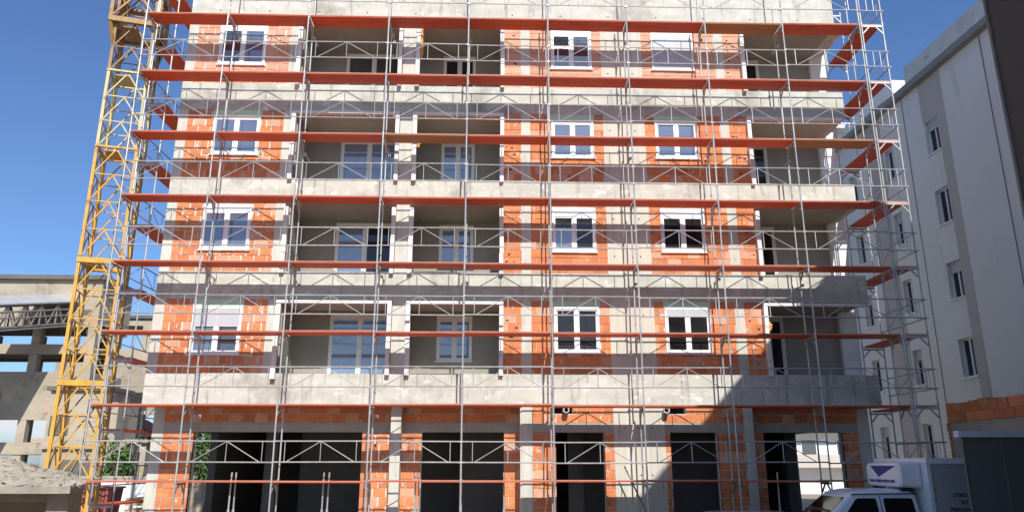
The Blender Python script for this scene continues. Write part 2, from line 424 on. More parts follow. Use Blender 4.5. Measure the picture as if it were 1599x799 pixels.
for f, (za, zb) in enumerate(FL):
    concrete(GRP_LEFT, -9.53, za, zb)                                    # corner column
    infill(-9.53, -6.53, za, zb, [WIN['A'][f]], vj=1.7)
    concrete(-6.53, -6.25, za, zb, YF-.006)
    concrete(-2.86, -2.45, za, zb, YF-.006, YF+1.6)
    infill(.42, .98, za, zb)
    concrete(.98, 1.27, za, zb, YF-.004)
    infill(1.27, 3.61, za, zb, [WIN['B'][f]])
    cw = concrete(3.61, 4.95, za, zb, YF-.006, name='wall_panel', m='board_concrete')
    for xx in (3.82, 4.62):
        for zz in (za+.55, za+1.75): hole(xx, zz, YF-.006, cw)
    infill(4.95, 7.39, za, zb, [WIN['C'][f]])
    concrete(7.39, 7.68, za, zb, YF-.004)
    infill(7.68, 8.24, za, zb)
    for k in 'ABC': window(*WIN[k][f], **OPT[k][f])
    # loggias: back wall, side walls, door or window
    dl = YF + 1.6
    zd = za + .02; zdt = za + 2.04
    for (xa, xb, hl) in ((-6.10, -2.86, (-5.0, -3.10, zd, zdt)), (-2.45, .30, (-1.64, -.52, za+.57, za+2.0)), (8.24, 11.25, (8.45, 9.46, zd, zdt))):
        mb = MB()
        for (p, q, r, t) in cut((xa, xb, za, zb), [hl]): mb.box(p, q, dl, dl+.2, r, t)
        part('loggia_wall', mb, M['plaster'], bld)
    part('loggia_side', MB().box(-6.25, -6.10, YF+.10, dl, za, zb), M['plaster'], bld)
    part('loggia_side', MB().box(-2.862, -2.845, YF+.25, dl, za, zb).box(-2.465, -2.448, YF+.25, dl, za, zb), M['plaster'], bld)
    part('loggia_side', MB().box(.30, .42, YF+.10, dl+.2, za, zb), M['plaster'], bld)
    part('loggia_side', MB().box(8.24, 8.36, YF+.10, dl, za, zb), M['plaster'], bld)
    for (a, b) in ((-6.10, -2.862), (-2.448, .30), (8.36, 11.3)):
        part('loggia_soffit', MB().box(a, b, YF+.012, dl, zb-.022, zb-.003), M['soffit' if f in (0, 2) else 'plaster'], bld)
    # white end of the side wall at the right corner
    part('end_wall', MB().box(11.25, 11.80, YF+1.45, 33, za, zb).box(11.525, 11.80, YF+1.45, 33, zb, zb+1.0), M['white_render'], bld)
    window(-5.0, -3.10, zd, zdt, kind='glass_loggia' if f < 3 else 'glass', mixk='glass_loggia' if f in (0, 2) else ('glass_dark' if f == 1 else 'glass'), yf=dl, cream=True, sill=False, head=.06)
    window(-1.64, -.52, za+.57, za+2.0, kind='glass_loggia' if f in (0,1,2) else 'glass_dark', yf=dl, cream=True, head=.08)
    window(8.45, 9.46, zd, zdt, kind='glass_dark', yf=dl, cream=True, sill=False, head=.06)
    # white insulation boards framing the loggias, in uneven lengths
    def fin(xa, xb, top, seed):
        rr = random.Random(seed); z = top; zlow = za - (.18 if f == 0 and xa < -6 else .06)
        while z > zlow + .02:
            h = rr.choice((.5,.62,.8,.95)); zn = max(z-h, zlow)
            if zn - zlow < .25: zn = zlow
            dx = rr.uniform(-.012,.012); pj = rr.uniform(.12,.17)
            if rr.random() < .12 and z < top - .2: pj = .06
            part('insulation_board', MB().box(xa+dx, xb+dx, YF-pj, YF-.02, zn+.004, z), M['insul'], bld)
            z = zn
    for j, (xa, xb) in enumerate(((-6.25,-6.12),(-2.99,-2.87),(-2.44,-2.31),(.31,.43),(8.23,8.35))): fin(xa, xb, zb-.14, f*10+j)
    if f in (0, 2):
        for (xa, xb) in ((-6.25,-2.87),(-2.44,.43),(8.23,11.35)):
            n = 3; 
            for q in range(n):
                part('insulation_board', MB().box(xa+(xb-xa)*q/n+.003, xa+(xb-xa)*(q+1)/n, YF-.15-random.uniform(0,.02), YF-.016, zb-.136, zb-.05), M['insul'], bld)
# open hollow-block ends beside the loggias
for (x0, x1) in ((.46, .94), (7.72, 8.20)):
    for f, (za, zb) in enumerate(FL):
        for k in range(5):
            x = random.uniform(x0, x1-.09); z = za + .2485*random.randrange(1, 8) + random.uniform(.06,.14)
            part('block_slot', MB().box(x, x+random.uniform(.05,.09), YF-.0085, YF+.01, z, z+random.uniform(.025,.05)), M['black'], bld)
# orange foam on two loggia edges
for (x, z0, z1) in ((-2.27, 15.1, 16.22), (-2.26, 12.0, 12.35), (8.40, 6.25, 6.5)):
    rf = random.Random(int(z0*10)); vs = []; n = 12
    for k in range(n+1):
        z = z0 + (z1-z0)*k/n; e = math.sin(math.pi*k/n)
        vs += [(x-.03, YF-.06, z), (x+.02+rf.uniform(.0,.07)*(.3+e), YF-.05, z+rf.uniform(-.02,.02)), (x+.02+rf.uniform(.0,.05)*e, YF+.06, z), (x-.03, YF+.06, z)]
    fs = [(k*4+q, k*4+(q+1)%4, k*4+4+(q+1)%4, k*4+4+q) for k in range(n) for q in range(4)] + [(0,1,2,3), (n*4+3,n*4+2,n*4+1,n*4)]
    part('foam_bead', MB().add(vs, fs), M['foam'], bld)

# --- ground floor
GY = YF + .03            # right half flush with the slab edge
GL_ = YF + .78           # left half set back under the slab
ZO, ZL, ZT = 3.28, 3.54, 4.02
ZOL, ZLL = 3.31, 3.58
def gpier(x0, x1, y=GY, z=ZO): infill(x0, x1, 0.0, z, (), y)
concrete(GRP_LEFT+.05, -9.46, 0, ZT, GL_-.004, GL_+.4)
gpier(-9.46, -8.57, GL_, ZOL)
infill(-3.68, -2.80, 0, ZOL, (), GL_, 1.6); concrete(-2.80, -2.51, 0, ZT, GL_-.004); gpier(-2.51, -1.94, GL_, ZOL)
gpier(.48, .93, GL_, ZOL); concrete(.97, 1.28, 0, ZT, GY-.004)
part('return_wall', MB().box(.93, .969, GY+.02, GL_+.3, 0, ZT), M['mortar'], bld)
gpier(1.28, 1.94)
gpier(3.35, 3.62); cw = concrete(3.62, 5.09, 0, ZT, GY-.005, name='wall_panel', m='board_concrete')
for xx in (3.95, 4.35, 4.7):
    for zz in (2.1, 3.4): hole(xx+random.uniform(-.04,.04), zz, GY-.005, cw)
gpier(5.09, 5.24); gpier(6.63, 7.40); concrete(7.40, 7.68, 0, ZT, GY-.004, GL_+.3)
gpier(7.69, 8.22, GL_, ZOL); gpier(10.62, 11.10, GL_, ZOL); concrete(11.10, 11.46, 0, ZT, GL_-.004, GL_+.4)
part('lintel', MB().box(7.69, 11.10, GL_-.003, GL_+.3, ZOL, ZLL), M['lintel'], bld)
infill(7.69, 11.10, ZLL, ZT, (), GL_)
for (a, b) in ((-9.46,-2.80),(-2.51,.93)):
    part('lintel', MB().box(a, b, GL_-.003, GL_+.3, ZOL, ZLL), M['lintel'], bld)
    infill(a, b, ZLL, ZT, (), GL_)
for (a, b) in ((1.28,3.62),(5.09,7.40)):
    part('lintel', MB().box(a, b, GY-.003, GY+.3, ZO, ZL), M['lintel'], bld)
    holes = []
    if a == 1.28: holes = [(1.90, 2.44, 3.80, 4.02)]
    if a == 5.09: holes = [(5.09, 5.74, 3.80, 4.02)]
    infill(a, b, ZL, ZT, holes, GY)
    for h in holes: part('wall_cavity', MB().box(h[0], h[1], GY+.22, GY+.29, h[2], h[3]), M['black'], bld)
for (x, z) in ((2.24, 3.90), (5.13, 3.89)):
    mb = MB(); n = 20
    ro, ri = .085, .068
    vs = []
    for yy in (GY-.24, GY+.2):
        for r in (ro, ri):
            vs += [(x + r*math.cos(2*math.pi*k/n), yy, z + r*math.sin(2*math.pi*k/n)) for k in range(n)]
    fs = []
    for k in range(n):
        k2 = (k+1) % n
        fs += [(k, k2, 2*n+k2, 2*n+k), (n+k, 3*n+k, 3*n+k2, n+k2), (k, n+k, n+k2, k2), (2*n+k, 2*n+k2, 3*n+k2, 3*n+k)]
    mb.add(vs, fs)
    vp = part('vent_pipe', mb, M['pipe'], bld, smooth=False)
    part('pipe_core', MB().tube((x, GY+.1, z), (x, GY+.12, z), .07, 16), M['black'], vp)
# inside of the ground floor and the closed rear of the block
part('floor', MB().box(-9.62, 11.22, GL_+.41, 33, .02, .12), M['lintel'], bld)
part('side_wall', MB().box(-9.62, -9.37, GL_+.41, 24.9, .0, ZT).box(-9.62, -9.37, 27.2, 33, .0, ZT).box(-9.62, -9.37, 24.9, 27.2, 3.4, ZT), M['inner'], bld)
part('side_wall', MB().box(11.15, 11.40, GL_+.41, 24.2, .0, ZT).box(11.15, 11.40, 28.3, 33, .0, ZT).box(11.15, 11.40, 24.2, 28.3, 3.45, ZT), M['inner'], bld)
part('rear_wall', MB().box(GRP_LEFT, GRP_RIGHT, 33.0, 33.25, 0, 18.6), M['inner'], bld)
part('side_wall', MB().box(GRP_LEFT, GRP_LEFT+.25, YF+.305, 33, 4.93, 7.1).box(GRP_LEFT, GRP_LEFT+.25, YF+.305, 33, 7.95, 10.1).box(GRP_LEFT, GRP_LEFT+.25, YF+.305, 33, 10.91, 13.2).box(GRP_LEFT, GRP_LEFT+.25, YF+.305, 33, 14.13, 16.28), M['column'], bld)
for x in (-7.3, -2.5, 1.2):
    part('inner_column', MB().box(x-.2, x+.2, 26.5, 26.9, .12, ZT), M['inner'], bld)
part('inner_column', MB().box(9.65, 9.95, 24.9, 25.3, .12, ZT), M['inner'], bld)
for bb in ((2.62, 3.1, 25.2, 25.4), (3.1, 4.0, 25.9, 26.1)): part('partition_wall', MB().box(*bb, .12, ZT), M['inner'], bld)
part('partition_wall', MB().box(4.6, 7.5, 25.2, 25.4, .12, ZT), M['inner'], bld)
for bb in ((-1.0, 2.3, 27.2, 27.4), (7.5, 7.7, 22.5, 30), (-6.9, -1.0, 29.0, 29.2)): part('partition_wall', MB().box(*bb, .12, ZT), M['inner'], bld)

# --- clay blocks: the 300 that show largest are objects, the rest one piece
unit = MB().box(-.5, .5, 0, 1, -.5, .5).mesh('brick', M['brick'])
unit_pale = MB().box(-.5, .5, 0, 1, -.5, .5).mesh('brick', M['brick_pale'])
def shown(b):
    x = (b[0]+b[1])/2; z = (b[2]+b[3])/2
    d2 = x*x + b[4]**2 + (z-CAMZ)**2
    return (b[1]-b[0])*(b[3]-b[2])/d2 * (1 if z > 1.35 else .2)
BRICKS.sort(key=shown, reverse=True)
rest = MB()
for i, (a, b, c, d, yf, wall) in enumerate(BRICKS):
    pr = random.uniform(0, .009)
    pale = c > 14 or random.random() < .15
    if i < 300:
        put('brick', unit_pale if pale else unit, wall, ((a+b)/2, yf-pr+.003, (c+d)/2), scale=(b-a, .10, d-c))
    else:
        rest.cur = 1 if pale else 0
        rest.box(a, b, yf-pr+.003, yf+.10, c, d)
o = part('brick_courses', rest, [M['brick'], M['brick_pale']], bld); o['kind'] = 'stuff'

# ------------------------------------------------------------------ scaffolding
scf = thing('facade_scaffold', 'galvanised tube scaffold with red deck boards wrapped around the unfinished block', 'scaffold', (0, D, 0))
def frame_mesh(h, wdt=.66):
    mb = MB()
    for y in (0, wdt):
        mb.tube((0,y,0), (0,y,h), .0228, 8)
        mb.tube((0,y,h-.06), (0,y,h+.03), .029, 8)
    mb.bar((0,.02,h-.09), (0,wdt-.02,h-.09), .05, .05)
    mb.bar((0,.02,h-.34), (0,.26,h-.10), .035, .035); mb.bar((0,wdt-.02,h-.34), (0,wdt-.26,h-.10), .035, .035)
    return mb.mesh('frame', M['steel'])
FM = frame_mesh(2.0)
FMB = frame_mesh(Z8 - .07)
FMT = MB()
for y in (0, .66): FMT.tube((0,y,0), (0,y,1.15 if y == 0 else 2.0), .0228, 8)
FMT = FMT.mesh('frame', M['steel'])
BASE = MB()
for y in (0, .66): BASE.box(-.08, .08, y-.08, y+.08, -.03, -.015).tube((0,y,-.015), (0,y,.10), .018, 8)
BASE = BASE.mesh('base_jack', M['steel'])
def lattice_mesh(L):
    mb = MB(); y = -.035
    a, b = .03, L-.03
    for z in (.46, 1.0): mb.tube((a,y,z), (b,y,z), .0185, 6)
    for t in (.12, .5, .88): mb.tube((L*t,y,.46), (L*t,y,1.0), .012, 6)
    mb.tube((L*.14,y,.465), (L*.5,y,.995), .012, 6); mb.tube((L*.5,y,.995), (L*.86,y,.465), .012, 6)
    for x in (a, b):
        for z in (.46, 1.0): mb.box(x-.016, x+.016, y-.01, 0.02, z-.022, z+.022)
    return mb.mesh('lattice_guardrail', M['steel'])
LM = lattice_mesh(BAY)
def deck_mesh(L, wdt=.60, m='deck'):
    mb = MB()
    mb.box(.035, L-.035, .035, .035+wdt/2-.004, -.045, 0).box(.035, L-.035, .035+wdt/2+.004, .035+wdt, -.045, 0)
    mb.cur = 1
    mb.box(.03, L-.03, .024, .0345, -.016, .006)
    mb.box(.03, .0345, .03, .035+wdt, -.052, .004).box(L-.0345, L-.03, .03, .035+wdt, -.052, .004)
    return mb.mesh('deck_board', [M[m], M['deck_edge']])
DM, DW = deck_mesh(BAY), deck_mesh(BAY, m='deck_wood')
for mm in (DM, DW):
    pass
for j in range(10):
    x = X0 + BAY*j
    put('base_jack', BASE, scf, (x, D, .03))
    put('frame', FMB, scf, (x, D, .07))
    for i in range(8, 1, -1):
        o = put('frame', FM, scf, (x, D, LEV(i))); o.rotation_euler = (R(random.uniform(-.12,.12)), R(random.uniform(-.15,.15)), R(random.uniform(-2,2)))
    put('frame', FMT, scf, (x, D, LEV(1)+.05))
WOODY = {(3,3), (1,7), (3,8)}
for i in range(1, 9):
    for j in range(9):
        x = X0 + BAY*j
        if i < 8 or True:
            o = put('deck_board', DW if (i, j) in WOODY else DM, scf, (x, D + random.uniform(-.012,.012), LEV(i) + random.uniform(-.012,.008)))
            o.rotation_euler = (R(random.uniform(-.5,.5)), R(random.uniform(-.25,.25)), 0)
        o = put('lattice_guardrail', LM, scf, (x, D, LEV(i) + random.uniform(-.02,.02))); o.rotation_euler = (0, R(random.uniform(-.3,.3)), 0)
# wall ties
TIE = MB().tube((0,.60,0), (0,1.09,0), .02, 8).box(-.035,.035,.62,.70,-.035,.035).tube((0,1.06,0),(0,1.10,0),.045,8).mesh('wall_tie', M['steel'])
for i in range(1, 8):
    for j in range(0, 10, 1):
        if (i + j) % 2 == 0 and 0 < j < 9: put('wall_tie', TIE, scf, (X0 + BAY*j + .06, D, LEV(i)-.28 if i % 2 else LEV(i)+1.55))
put('diagonal_brace', MB().tube((3.80, D+.66, 2.35), (4.85, D+.62, .05), .022, 8).mesh('diagonal_brace', M['rust_steel']), scf)
# left return along the side of the block, decks 0.63 m lower
LX, LY = -10.83, D + 1.0
FL_ = MB()
for x in (0, .60):
    FL_.tube((x,0,0), (x,0,2.0), .0228, 8); FL_.tube((x,0,1.9), (x,0,2.05), .031, 8)
FL_.bar((.02,0,1.91), (.58,0,1.91), .05, .05)
FL_.bar((.02,0,1.66), (.24,0,1.9), .035, .035); FL_.bar((.58,0,1.66), (.36,0,1.9), .035, .035)
FL_ = FL_.mesh('frame', M['steel'])
def side_deck(L=2.5, wdt=.56):
    mb = MB().box(.03, .03+wdt, .03, L-.03, -.045, 0)
    mb.cur = 1
    mb.box(.03, .03+wdt, .016, .0295, -.05, .004)
    return mb.mesh('deck_board', [M['deck'], M['deck_edge']])
SD = side_deck()
for q in range(3):
    y = LY + 2.5*q
    put('base_jack', MB().box(-.08,.08,-.08,.08,-.03,-.012).box(.52,.68,-.08,.08,-.03,-.012).mesh('base_jack', M['steel']), scf, (LX, y, .03))
    short = MB().tube((0,0,0),(0,0,1.34),.0245,8).tube((.6,0,0),(.6,0,1.34),.0245,8).bar((.02,0,1.26),(.58,0,1.26),.05,.05)
    put('frame', short.mesh('frame', M['steel']), scf, (LX, y, .02))
    for i in range(8, -1, -1): put('frame', FL_, scf, (LX, y, LEV(i)-.63))
for i in range(0, 9):
    for q in range(2):
        y = LY + 2.5*q
        put('deck_board', SD, scf, (LX, y, LEV(i)-.63))
        put('lattice_guardrail', LM, scf, (LX-.0, y+2.5, LEV(i)-.63), rz=R(-90))
# right return: one bay
RX = 11.86
for (y, k) in ((D, 0), (D+2.5, 1)):
    put('base_jack', MB().box(-.08,.08,-.08,.08,-.03,-.012).box(.60,.76,-.08,.08,-.03,-.012).mesh('base_jack', M['steel']), scf, (RX, y, .03))
    st = MB().tube((0,0,0),(0,0,1.93),.0245,8).tube((.68,0,0),(.68,0,1.93),.0245,8).bar((.02,0,1.85),(.66,0,1.85),.05,.05)
    put('frame', st.mesh('frame', M['steel']), scf, (RX, y, .02))
FR = MB()
for x in (0, .68):
    FR.tube((x,0,0), (x,0,2.0), .0228, 8); FR.tube((x,0,1.9), (x,0,2.05), .031, 8)
FR.bar((.02,0,1.91), (.66,0,1.91), .05, .05)
FR.bar((.02,0,1.66), (.24,0,1.9), .035, .035); FR.bar((.66,0,1.66), (.44,0,1.9), .035, .035)
FR = FR.mesh('frame', M['steel'])
SDR = side_deck(2.5, .60)
RAIL = MB()
for z in (.46, 1.0): RAIL.tube((-.06,-.04,z), (.76,-.04,z), .0185, 6)
for x in (.22,.44): RAIL.tube((x,-.04,.46),(x,-.04,1.0),.010,6)
RAIL = RAIL.mesh('end_guardrail', M['steel'])
for i in range(8, 0, -1):
    for y in (D, D+2.5): put('frame', FR, scf, (RX, y, LEV(i)))
    put('deck_board', SDR, scf, (RX+.02, D, LEV(i)))
    put('lattice_guardrail', LM, scf, (RX+.69, D, LEV(i)), rz=R(90))
    put('end_guardrail', RAIL, scf, (RX, D, LEV(i)))
# loose props standing inside the lowest lift
for (x, y) in ((-6.92,D+.40),(-6.75,D+.42),(-4.42,D+.40),(-4.31,D+.43),(-1.94,D+.40),(-1.84,D+.42),(.47,D+.40),(7.95,D+.40)):
    lean = random.uniform(-.03,.03)
    mb = MB().tube((x,y,-.02),(x+lean,y,1.2),.028,8).tube((x+lean,y,1.2),(x+lean*1.4,y,2.19),.022,8).tube((x+lean,y,1.14),(x+lean,y,1.24),.036,8)
    tag(part('steel_prop', mb, M['steel'], None), {-6.92:'left post of the steel prop pair inside the leftmost scaffold bays', -6.75:'right post of the steel prop pair inside the leftmost scaffold bays',
        -4.42:'left post of the prop pair standing before the widest dark opening', -4.31:'right post of the prop pair standing before the widest dark opening',
        -1.94:'left post of the prop pair beside the brick pier between the two big openings', -1.84:'right post of the prop pair beside the brick pier between the two big openings',
        .47:'single steel prop at the right edge of the second dark opening', 7.95:'single steel prop before the rightmost ground floor opening near the van'}[x], 'prop', 'short steel props under the lowest deck')

# ------------------------------------------------------------------ tower crane
crane = thing('tower_crane', 'yellow lattice mast of a tower crane left of the scaffold', 'crane', (-13.51, 26.0, 0), .26)
CW = 1.29
def mast(z0, z1, m, npan, heavy=True):
    hw = CW/2; ls = .10
    mb = MB(); fh = .10 if heavy else .035
    for sx in (-1,1):
        mb.box(sx*hw-.06, sx*hw+.06, -hw-.06, hw+.06, z1-fh, z1+fh*.5)
    mb.box(-hw-.06, hw+.06, -hw-.08, -hw+.02, z1-fh*1.3, z1+fh*.5); mb.box(-hw-.06, hw+.06, hw-.02, hw+.08, z1-fh*1.3, z1+fh*.5)
    sec = part('mast_section', mb, m, crane, world=False)
    for sx in (-1,1):
        for sy in (-1,1): part('leg', MB().box(sx*hw-ls/2, sx*hw+ls/2, sy*hw-ls/2, sy*hw+ls/2, z0, z1-fh*1.31), m, sec, world=False)
    for face in range(4):
        ph = (z1-z0)/npan
        def T(u, z, off=0):
            p = (u, -hw+off)
            for _ in range(face): p = (-p[1], p[0])
            return (p[0], p[1], z)
        for k in range(npan):
            a, b = z0+k*ph, z0+(k+1)*ph
            if k < npan-1: part('cross_bar', MB().bar(T(-hw+ls/2,b-.03), T(hw-ls/2,b-.03), .035, .035), m, sec, world=False)
            part('diagonal', MB().bar(T(-hw+.05,a+.02), T(0,b-.06), .042, .042), m, sec, world=False)
            part('diagonal', MB().bar(T(hw-.05,a+.02), T(0,b-.06), .042, .042), m, sec, world=False)
    # ladder
    mb = MB()
    for x in (.1,.45): mb.tube((x,.2,z0), (x,.2,z1), .018, 6)
    z = z0+.15
    while z < z1: mb.tube((.1,.2,z), (.45,.2,z), .010, 6); z += .30
    part('ladder', mb, M['rust_steel'], sec, world=False)
    part('rest_platform', MB().box(-.45, .05, -.45, .45, z1-.08, z1-.05), m, sec, world=False)
zz = 1.90 - 4.1 + 0.0
mast(0.02, 1.85, M['crane_yellow'], 2)
mast(1.95, 5.0, M['crane_yellow'], 3); mast(5.1, 9.15, M['crane_yellow'], 4); mast(9.25, 13.3, M['crane_yellow'], 4, False)
mast(13.34, 16.3, M['crane_pale'], 3, False); mast(16.34, 18.3, M['crane_brown'], 2, False); mast(18.34, 21.5, M['crane_brown'], 3, False)
part('mast_base', MB().box(-1.3,1.3,-1.3,1.3,-.06,.02), M['lintel'], crane, world=False)
# climbing cage round the top
mb = MB(); hw = .82
for sx in (-1,1):
    for sy in (-1,1): mb.box(sx*hw-.06, sx*hw+.06, sy*hw-.06, sy*hw+.06, 18.2, 22)
for z in (18.3, 19.65, 21.0):
    for s in (-1,1):
        mb.box(-hw-.06, hw+.06, s*hw-.07, s*hw+.07, z-.10, z+.10); mb.box(s*hw-.07, s*hw+.07, -hw, hw, z-.10, z+.10)
for s in (-1,1):
    mb.bar((-hw,s*hw,18.4), (0,s*hw,19.5), .07, .07); mb.bar((hw,s*hw,18.4), (0,s*hw,19.5), .07, .07)
    mb.bar((s*hw,-hw,18.4), (s*hw,0,19.5), .07, .07); mb.bar((s*hw,hw,18.4), (s*hw,0,19.5), .07, .07)
    for t in (-1,1): mb.bar((s*hw,t*hw,18.2), (s*CW/2,t*CW/2,17.3), .09, .09)
part('climbing_cage', mb, M['crane_brown'], crane, world=False)
mb = MB()
mb.tube((.85,-.1,1.0),(.85,-.1,21),.02,6)
part('cable', mb, M['rubber'], crane, world=False)

# ------------------------------------------------------------------ neighbour block on the right
TH = -.030
nb = thing('neighbour_apartment_block', 'pale grey rendered apartment block with taupe strips, in shade at the right', 'building', (17.42, 25.0, 0), -TH)
NW = [(s0, s1, 14.12-2.9*k, 15.52-2.9*k) for (s0, s1) in ((1.32, 2.14), (4.44, 5.10), (7.55, 8.25), (9.9, 10.6)) for k in range(5)]
mb = MB()
for (a, b, c, d) in cut((-4.2, 11.3, 0, 17.2), NW): mb.box(0, .30, a, b, c, d)
part('wall', mb, M['neigh'], nb, world=False)
part('wall', MB().box(.31, 9, -4.2, 11.3, 0, 17.19), M['neigh'], nb, world=False)
part('render_strip', MB().box(-.012, .2, .78, 1.30, 0, 15.55).box(-.0125, .2, .78, 2.18, 15.55, 17.19), M['neigh_strip'], nb, world=False)
part('render_strip', MB().box(-.012, .2, 5.2, 6.6, 0, 17.19), M['neigh_strip'], nb, world=False)
part('cornice', MB().box(-.28, 9.2, -4.4, 11.5, 17.2, 17.46), M['cornice'], nb, world=False)
part('parapet', MB().box(.05, .30, -4.4, 3.0, 17.46, 18.45), M['parapet'], nb, world=False)
part('attic_canopy', MB().box(.25, 1.7, 4.25, 7.5, 17.98, 18.60), M['white_render'], nb, world=False)
part('attic_wall', MB().box(.5, 8.6, 6.0, 7.4, 17.46, 17.98).box(.15, .6, 7.9, 8.3, 17.46, 18.3).box(.25, 8.6, 9.2, 11.2, 17.46, 18.6), M['white_render'], nb, world=False)
part('attic_window', MB().box(.7, 1.5, 5.985, 6.0, 17.5, 17.95), M['glass_dark'], nb, world=False)
part('attic_canopy', MB().box(-.1, 1.6, 8.6, 11.2, 18.35, 18.62), M['white_render'], nb, world=False)
part('lightning_cable', MB().tube((-.02,-1.62,.2), (-.02,-1.62,17.2), .012, 6), M['rubber'], nb, world=False)
part('lightning_cable', MB().tube((-.02,3.35,.2), (-.02,3.35,17.2), .010, 6), M['rubber'], nb, world=False)
for (s0, s1) in ((1.32, 2.14), (4.44, 5.10), (7.55, 8.25), (9.9, 10.6)):
    for k in range(5):
        z0 = 14.12 - 2.9*k
        if z0 < 1: continue
        z1 = z0 + 1.40
        mb = MB()
        for (a, b, c, d) in ((s0,s1,z0,z0+.06),(s0,s1,z1-.06,z1),(s0,s0+.06,z0+.06,z1-.06),(s1-.06,s1,z0+.06,z1-.06),((s0+s1)/2-.03,(s0+s1)/2+.03,z0+.06,z1-.06)):
            mb.box(.16, .24, a, b, c, d)
        wn = part('window', mb, M['pvc'], nb, world=False)
        part('pane', MB().box(.20, .21, s0+.06, s1-.06, z0+.06, z1-.06), M['glass_dark'], wn, world=False)
        part('sill', MB().box(-.07, .158, s0-.05, s1+.05, z0-.05, z0-.004), M['pvc'], wn, world=False)
        if (k + int(s0)) % 2:
            h = .30 + .12*((k*3+int(s0)) % 3)
            part('roller_shutter', MB().box(.13, .158, s0+.01, s1-.01, z1-h, z1-.002), M['shutter'], wn, world=False)

# ------------------------------------------------------------------ dark building at the right edge (its roof edge throws the big shadow)
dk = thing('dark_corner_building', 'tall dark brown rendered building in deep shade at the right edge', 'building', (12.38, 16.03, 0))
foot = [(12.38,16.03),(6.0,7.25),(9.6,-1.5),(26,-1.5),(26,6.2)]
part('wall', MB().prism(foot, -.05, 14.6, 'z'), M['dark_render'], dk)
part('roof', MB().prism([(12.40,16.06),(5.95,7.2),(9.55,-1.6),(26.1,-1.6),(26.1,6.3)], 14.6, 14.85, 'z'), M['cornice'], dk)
dv = Vector((-.588,-.809,0)); nv = Vector((-.809,.588,0))
def onwall(s, off, z): 
    p = Vector((12.38,16.03,0)) + dv*s + nv*off
    return (p.x, p.y, z)
mb = MB().bar(onwall(.10,.03,0), onwall(.10,.03,14.6), .16, .06, up=tuple(nv))
part('corner_trim', mb, M['cornice'], dk)
mb = MB().tube(onwall(.55,.08,0.1), onwall(.55,.08,14.4), .05, 10)
part('downpipe', mb, M['rust_steel'], dk)
for s in (8.2,):
    for z in (3.2,):
        mb = MB().bar(onwall(s,.005,z), onwall(s+1.2,.005,z), .04, .07).bar(onwall(s,.005,z+1.4), onwall(s+1.2,.005,z+1.4), .04, .07).bar(onwall(s,.005,z), onwall(s,.005,z+1.4), .07, .04, up=tuple(nv)).bar(onwall(s+1.2,.005,z), onwall(s+1.2,.005,z+1.4), .07, .04, up=tuple(nv))
        wn = part('window', mb, M['pvc'], dk)
        part('pane', MB().bar(onwall(s+.03,.002,z+.7), onwall(s+1.17,.002,z+.7), .02, 1.36), M['glass_dark'], wn)
        part('sill', MB().bar(onwall(s-.08,.09,z-.06), onwall(s+1.28,.09,z-.06), .20, .05), M['cornice'], wn)

# ------------------------------------------------------------------ old wall with ragged orange brick top, kiosk in front
ow = thing('boundary_wall', 'old concrete wall with ragged orange brick top behind the grey hoarding', 'wall', (12.6, 19, 0))
mb = MB().box(12.6, 12.95, 16.4, 20.62, -.05, 3.50)
part('concrete_base', mb, M['ruin'], ow)
mb = MB(); y = 16.4; rr = random.Random(4)
for row in range(2):
    y = 16.4 - .2*row
    z = 3.50 + row*.24
    while y < 20.66:
        L = .38
        a, b = max(y, 16.4), min(y+L, 20.64+rr.uniform(-.02,.05))
        if b - a > .08:
            hh = .235 if row == 0 else .24 + rr.uniform(-.07,.08)
            put('brick', MB().box(12.57+rr.uniform(-.015,.01), 12.95, a+.006, b-.006, z, z+hh).mesh('brick', M['brick']), ow)
        y += L
for k in range(9):
    put('brick', MB().box(12.58, 12.93, 20.63, 20.70+rr.uniform(0,.06), 1.3+k*.245, 1.3+k*.245+.23).mesh('brick', M['brick']), ow)

kk = thing('metal_hoarding', 'dark grey metal hoarding with pale coping in the right foreground', 'hoarding', (8.8, 12.5, 0))
part('body', MB().box(7.80, 9.75, 12.5, 12.53, -.03, 2.85), M['hoard'], kk)
part('coping', MB().box(7.72, 9.72, 12.44, 12.58, 2.85, 2.95), M['cap'], kk)
part('corner_angle', MB().box(7.785, 7.80, 12.485, 12.499, -.03, 2.85), M['rust_steel'], kk)
for q in range(2): part('panel_joint', MB().box(8.45+q*.65, 8.458+q*.65, 12.493, 12.4995, 0, 2.85), M['rust_steel'], kk)

# ------------------------------------------------------------------ white van with box body
van = thing('box_van', 'white crew cab van with grey box body parked behind the dark hoarding', 'van', (8.5, 15.6, 0))
def rrect(x0, x1, y0, y1, z, r, zf=None, n=4):
    pts = []
    for (cx, cy, a0) in ((x1-r, y0+r, -90), (x1-r, y1-r, 0), (x0+r, y1-r, 90), (x0+r, y0+r, 180)):
        for k in range(n+1):
            a = R(a0 + 90*k/n); x = cx + r*math.cos(a); y = cy + r*math.sin(a)
            pts.append((x, y, z if zf is None else zf(x, y)))
    return pts
Y0, Y1 = 14.72, 16.30
mb = MB()                                                                 # lower body and bonnet
mb.loft([rrect(5.05, 8.32, Y0+.03, Y1-.03, .42, .12), rrect(4.98, 8.34, Y0, Y1, .62, .16), rrect(4.98, 8.34, Y0, Y1, .92, .16), rrect(5.10, 8.33, Y0+.03, Y1-.03, 1.05, .2)])
mb.loft([rrect(5.12, 8.32, Y0+.04, Y1-.04, 1.04, .2), rrect(5.9, 8.31, Y0+.05, Y1-.05, 1.22, .16), rrect(6.15, 8.30, Y0+.06, Y1-.06, 1.26, .12)])
part('body', mb, M['van_white'], van, smooth=False)
mb = MB()                                                                 # greenhouse and roof
BZ, RZ = 1.24, 1.84
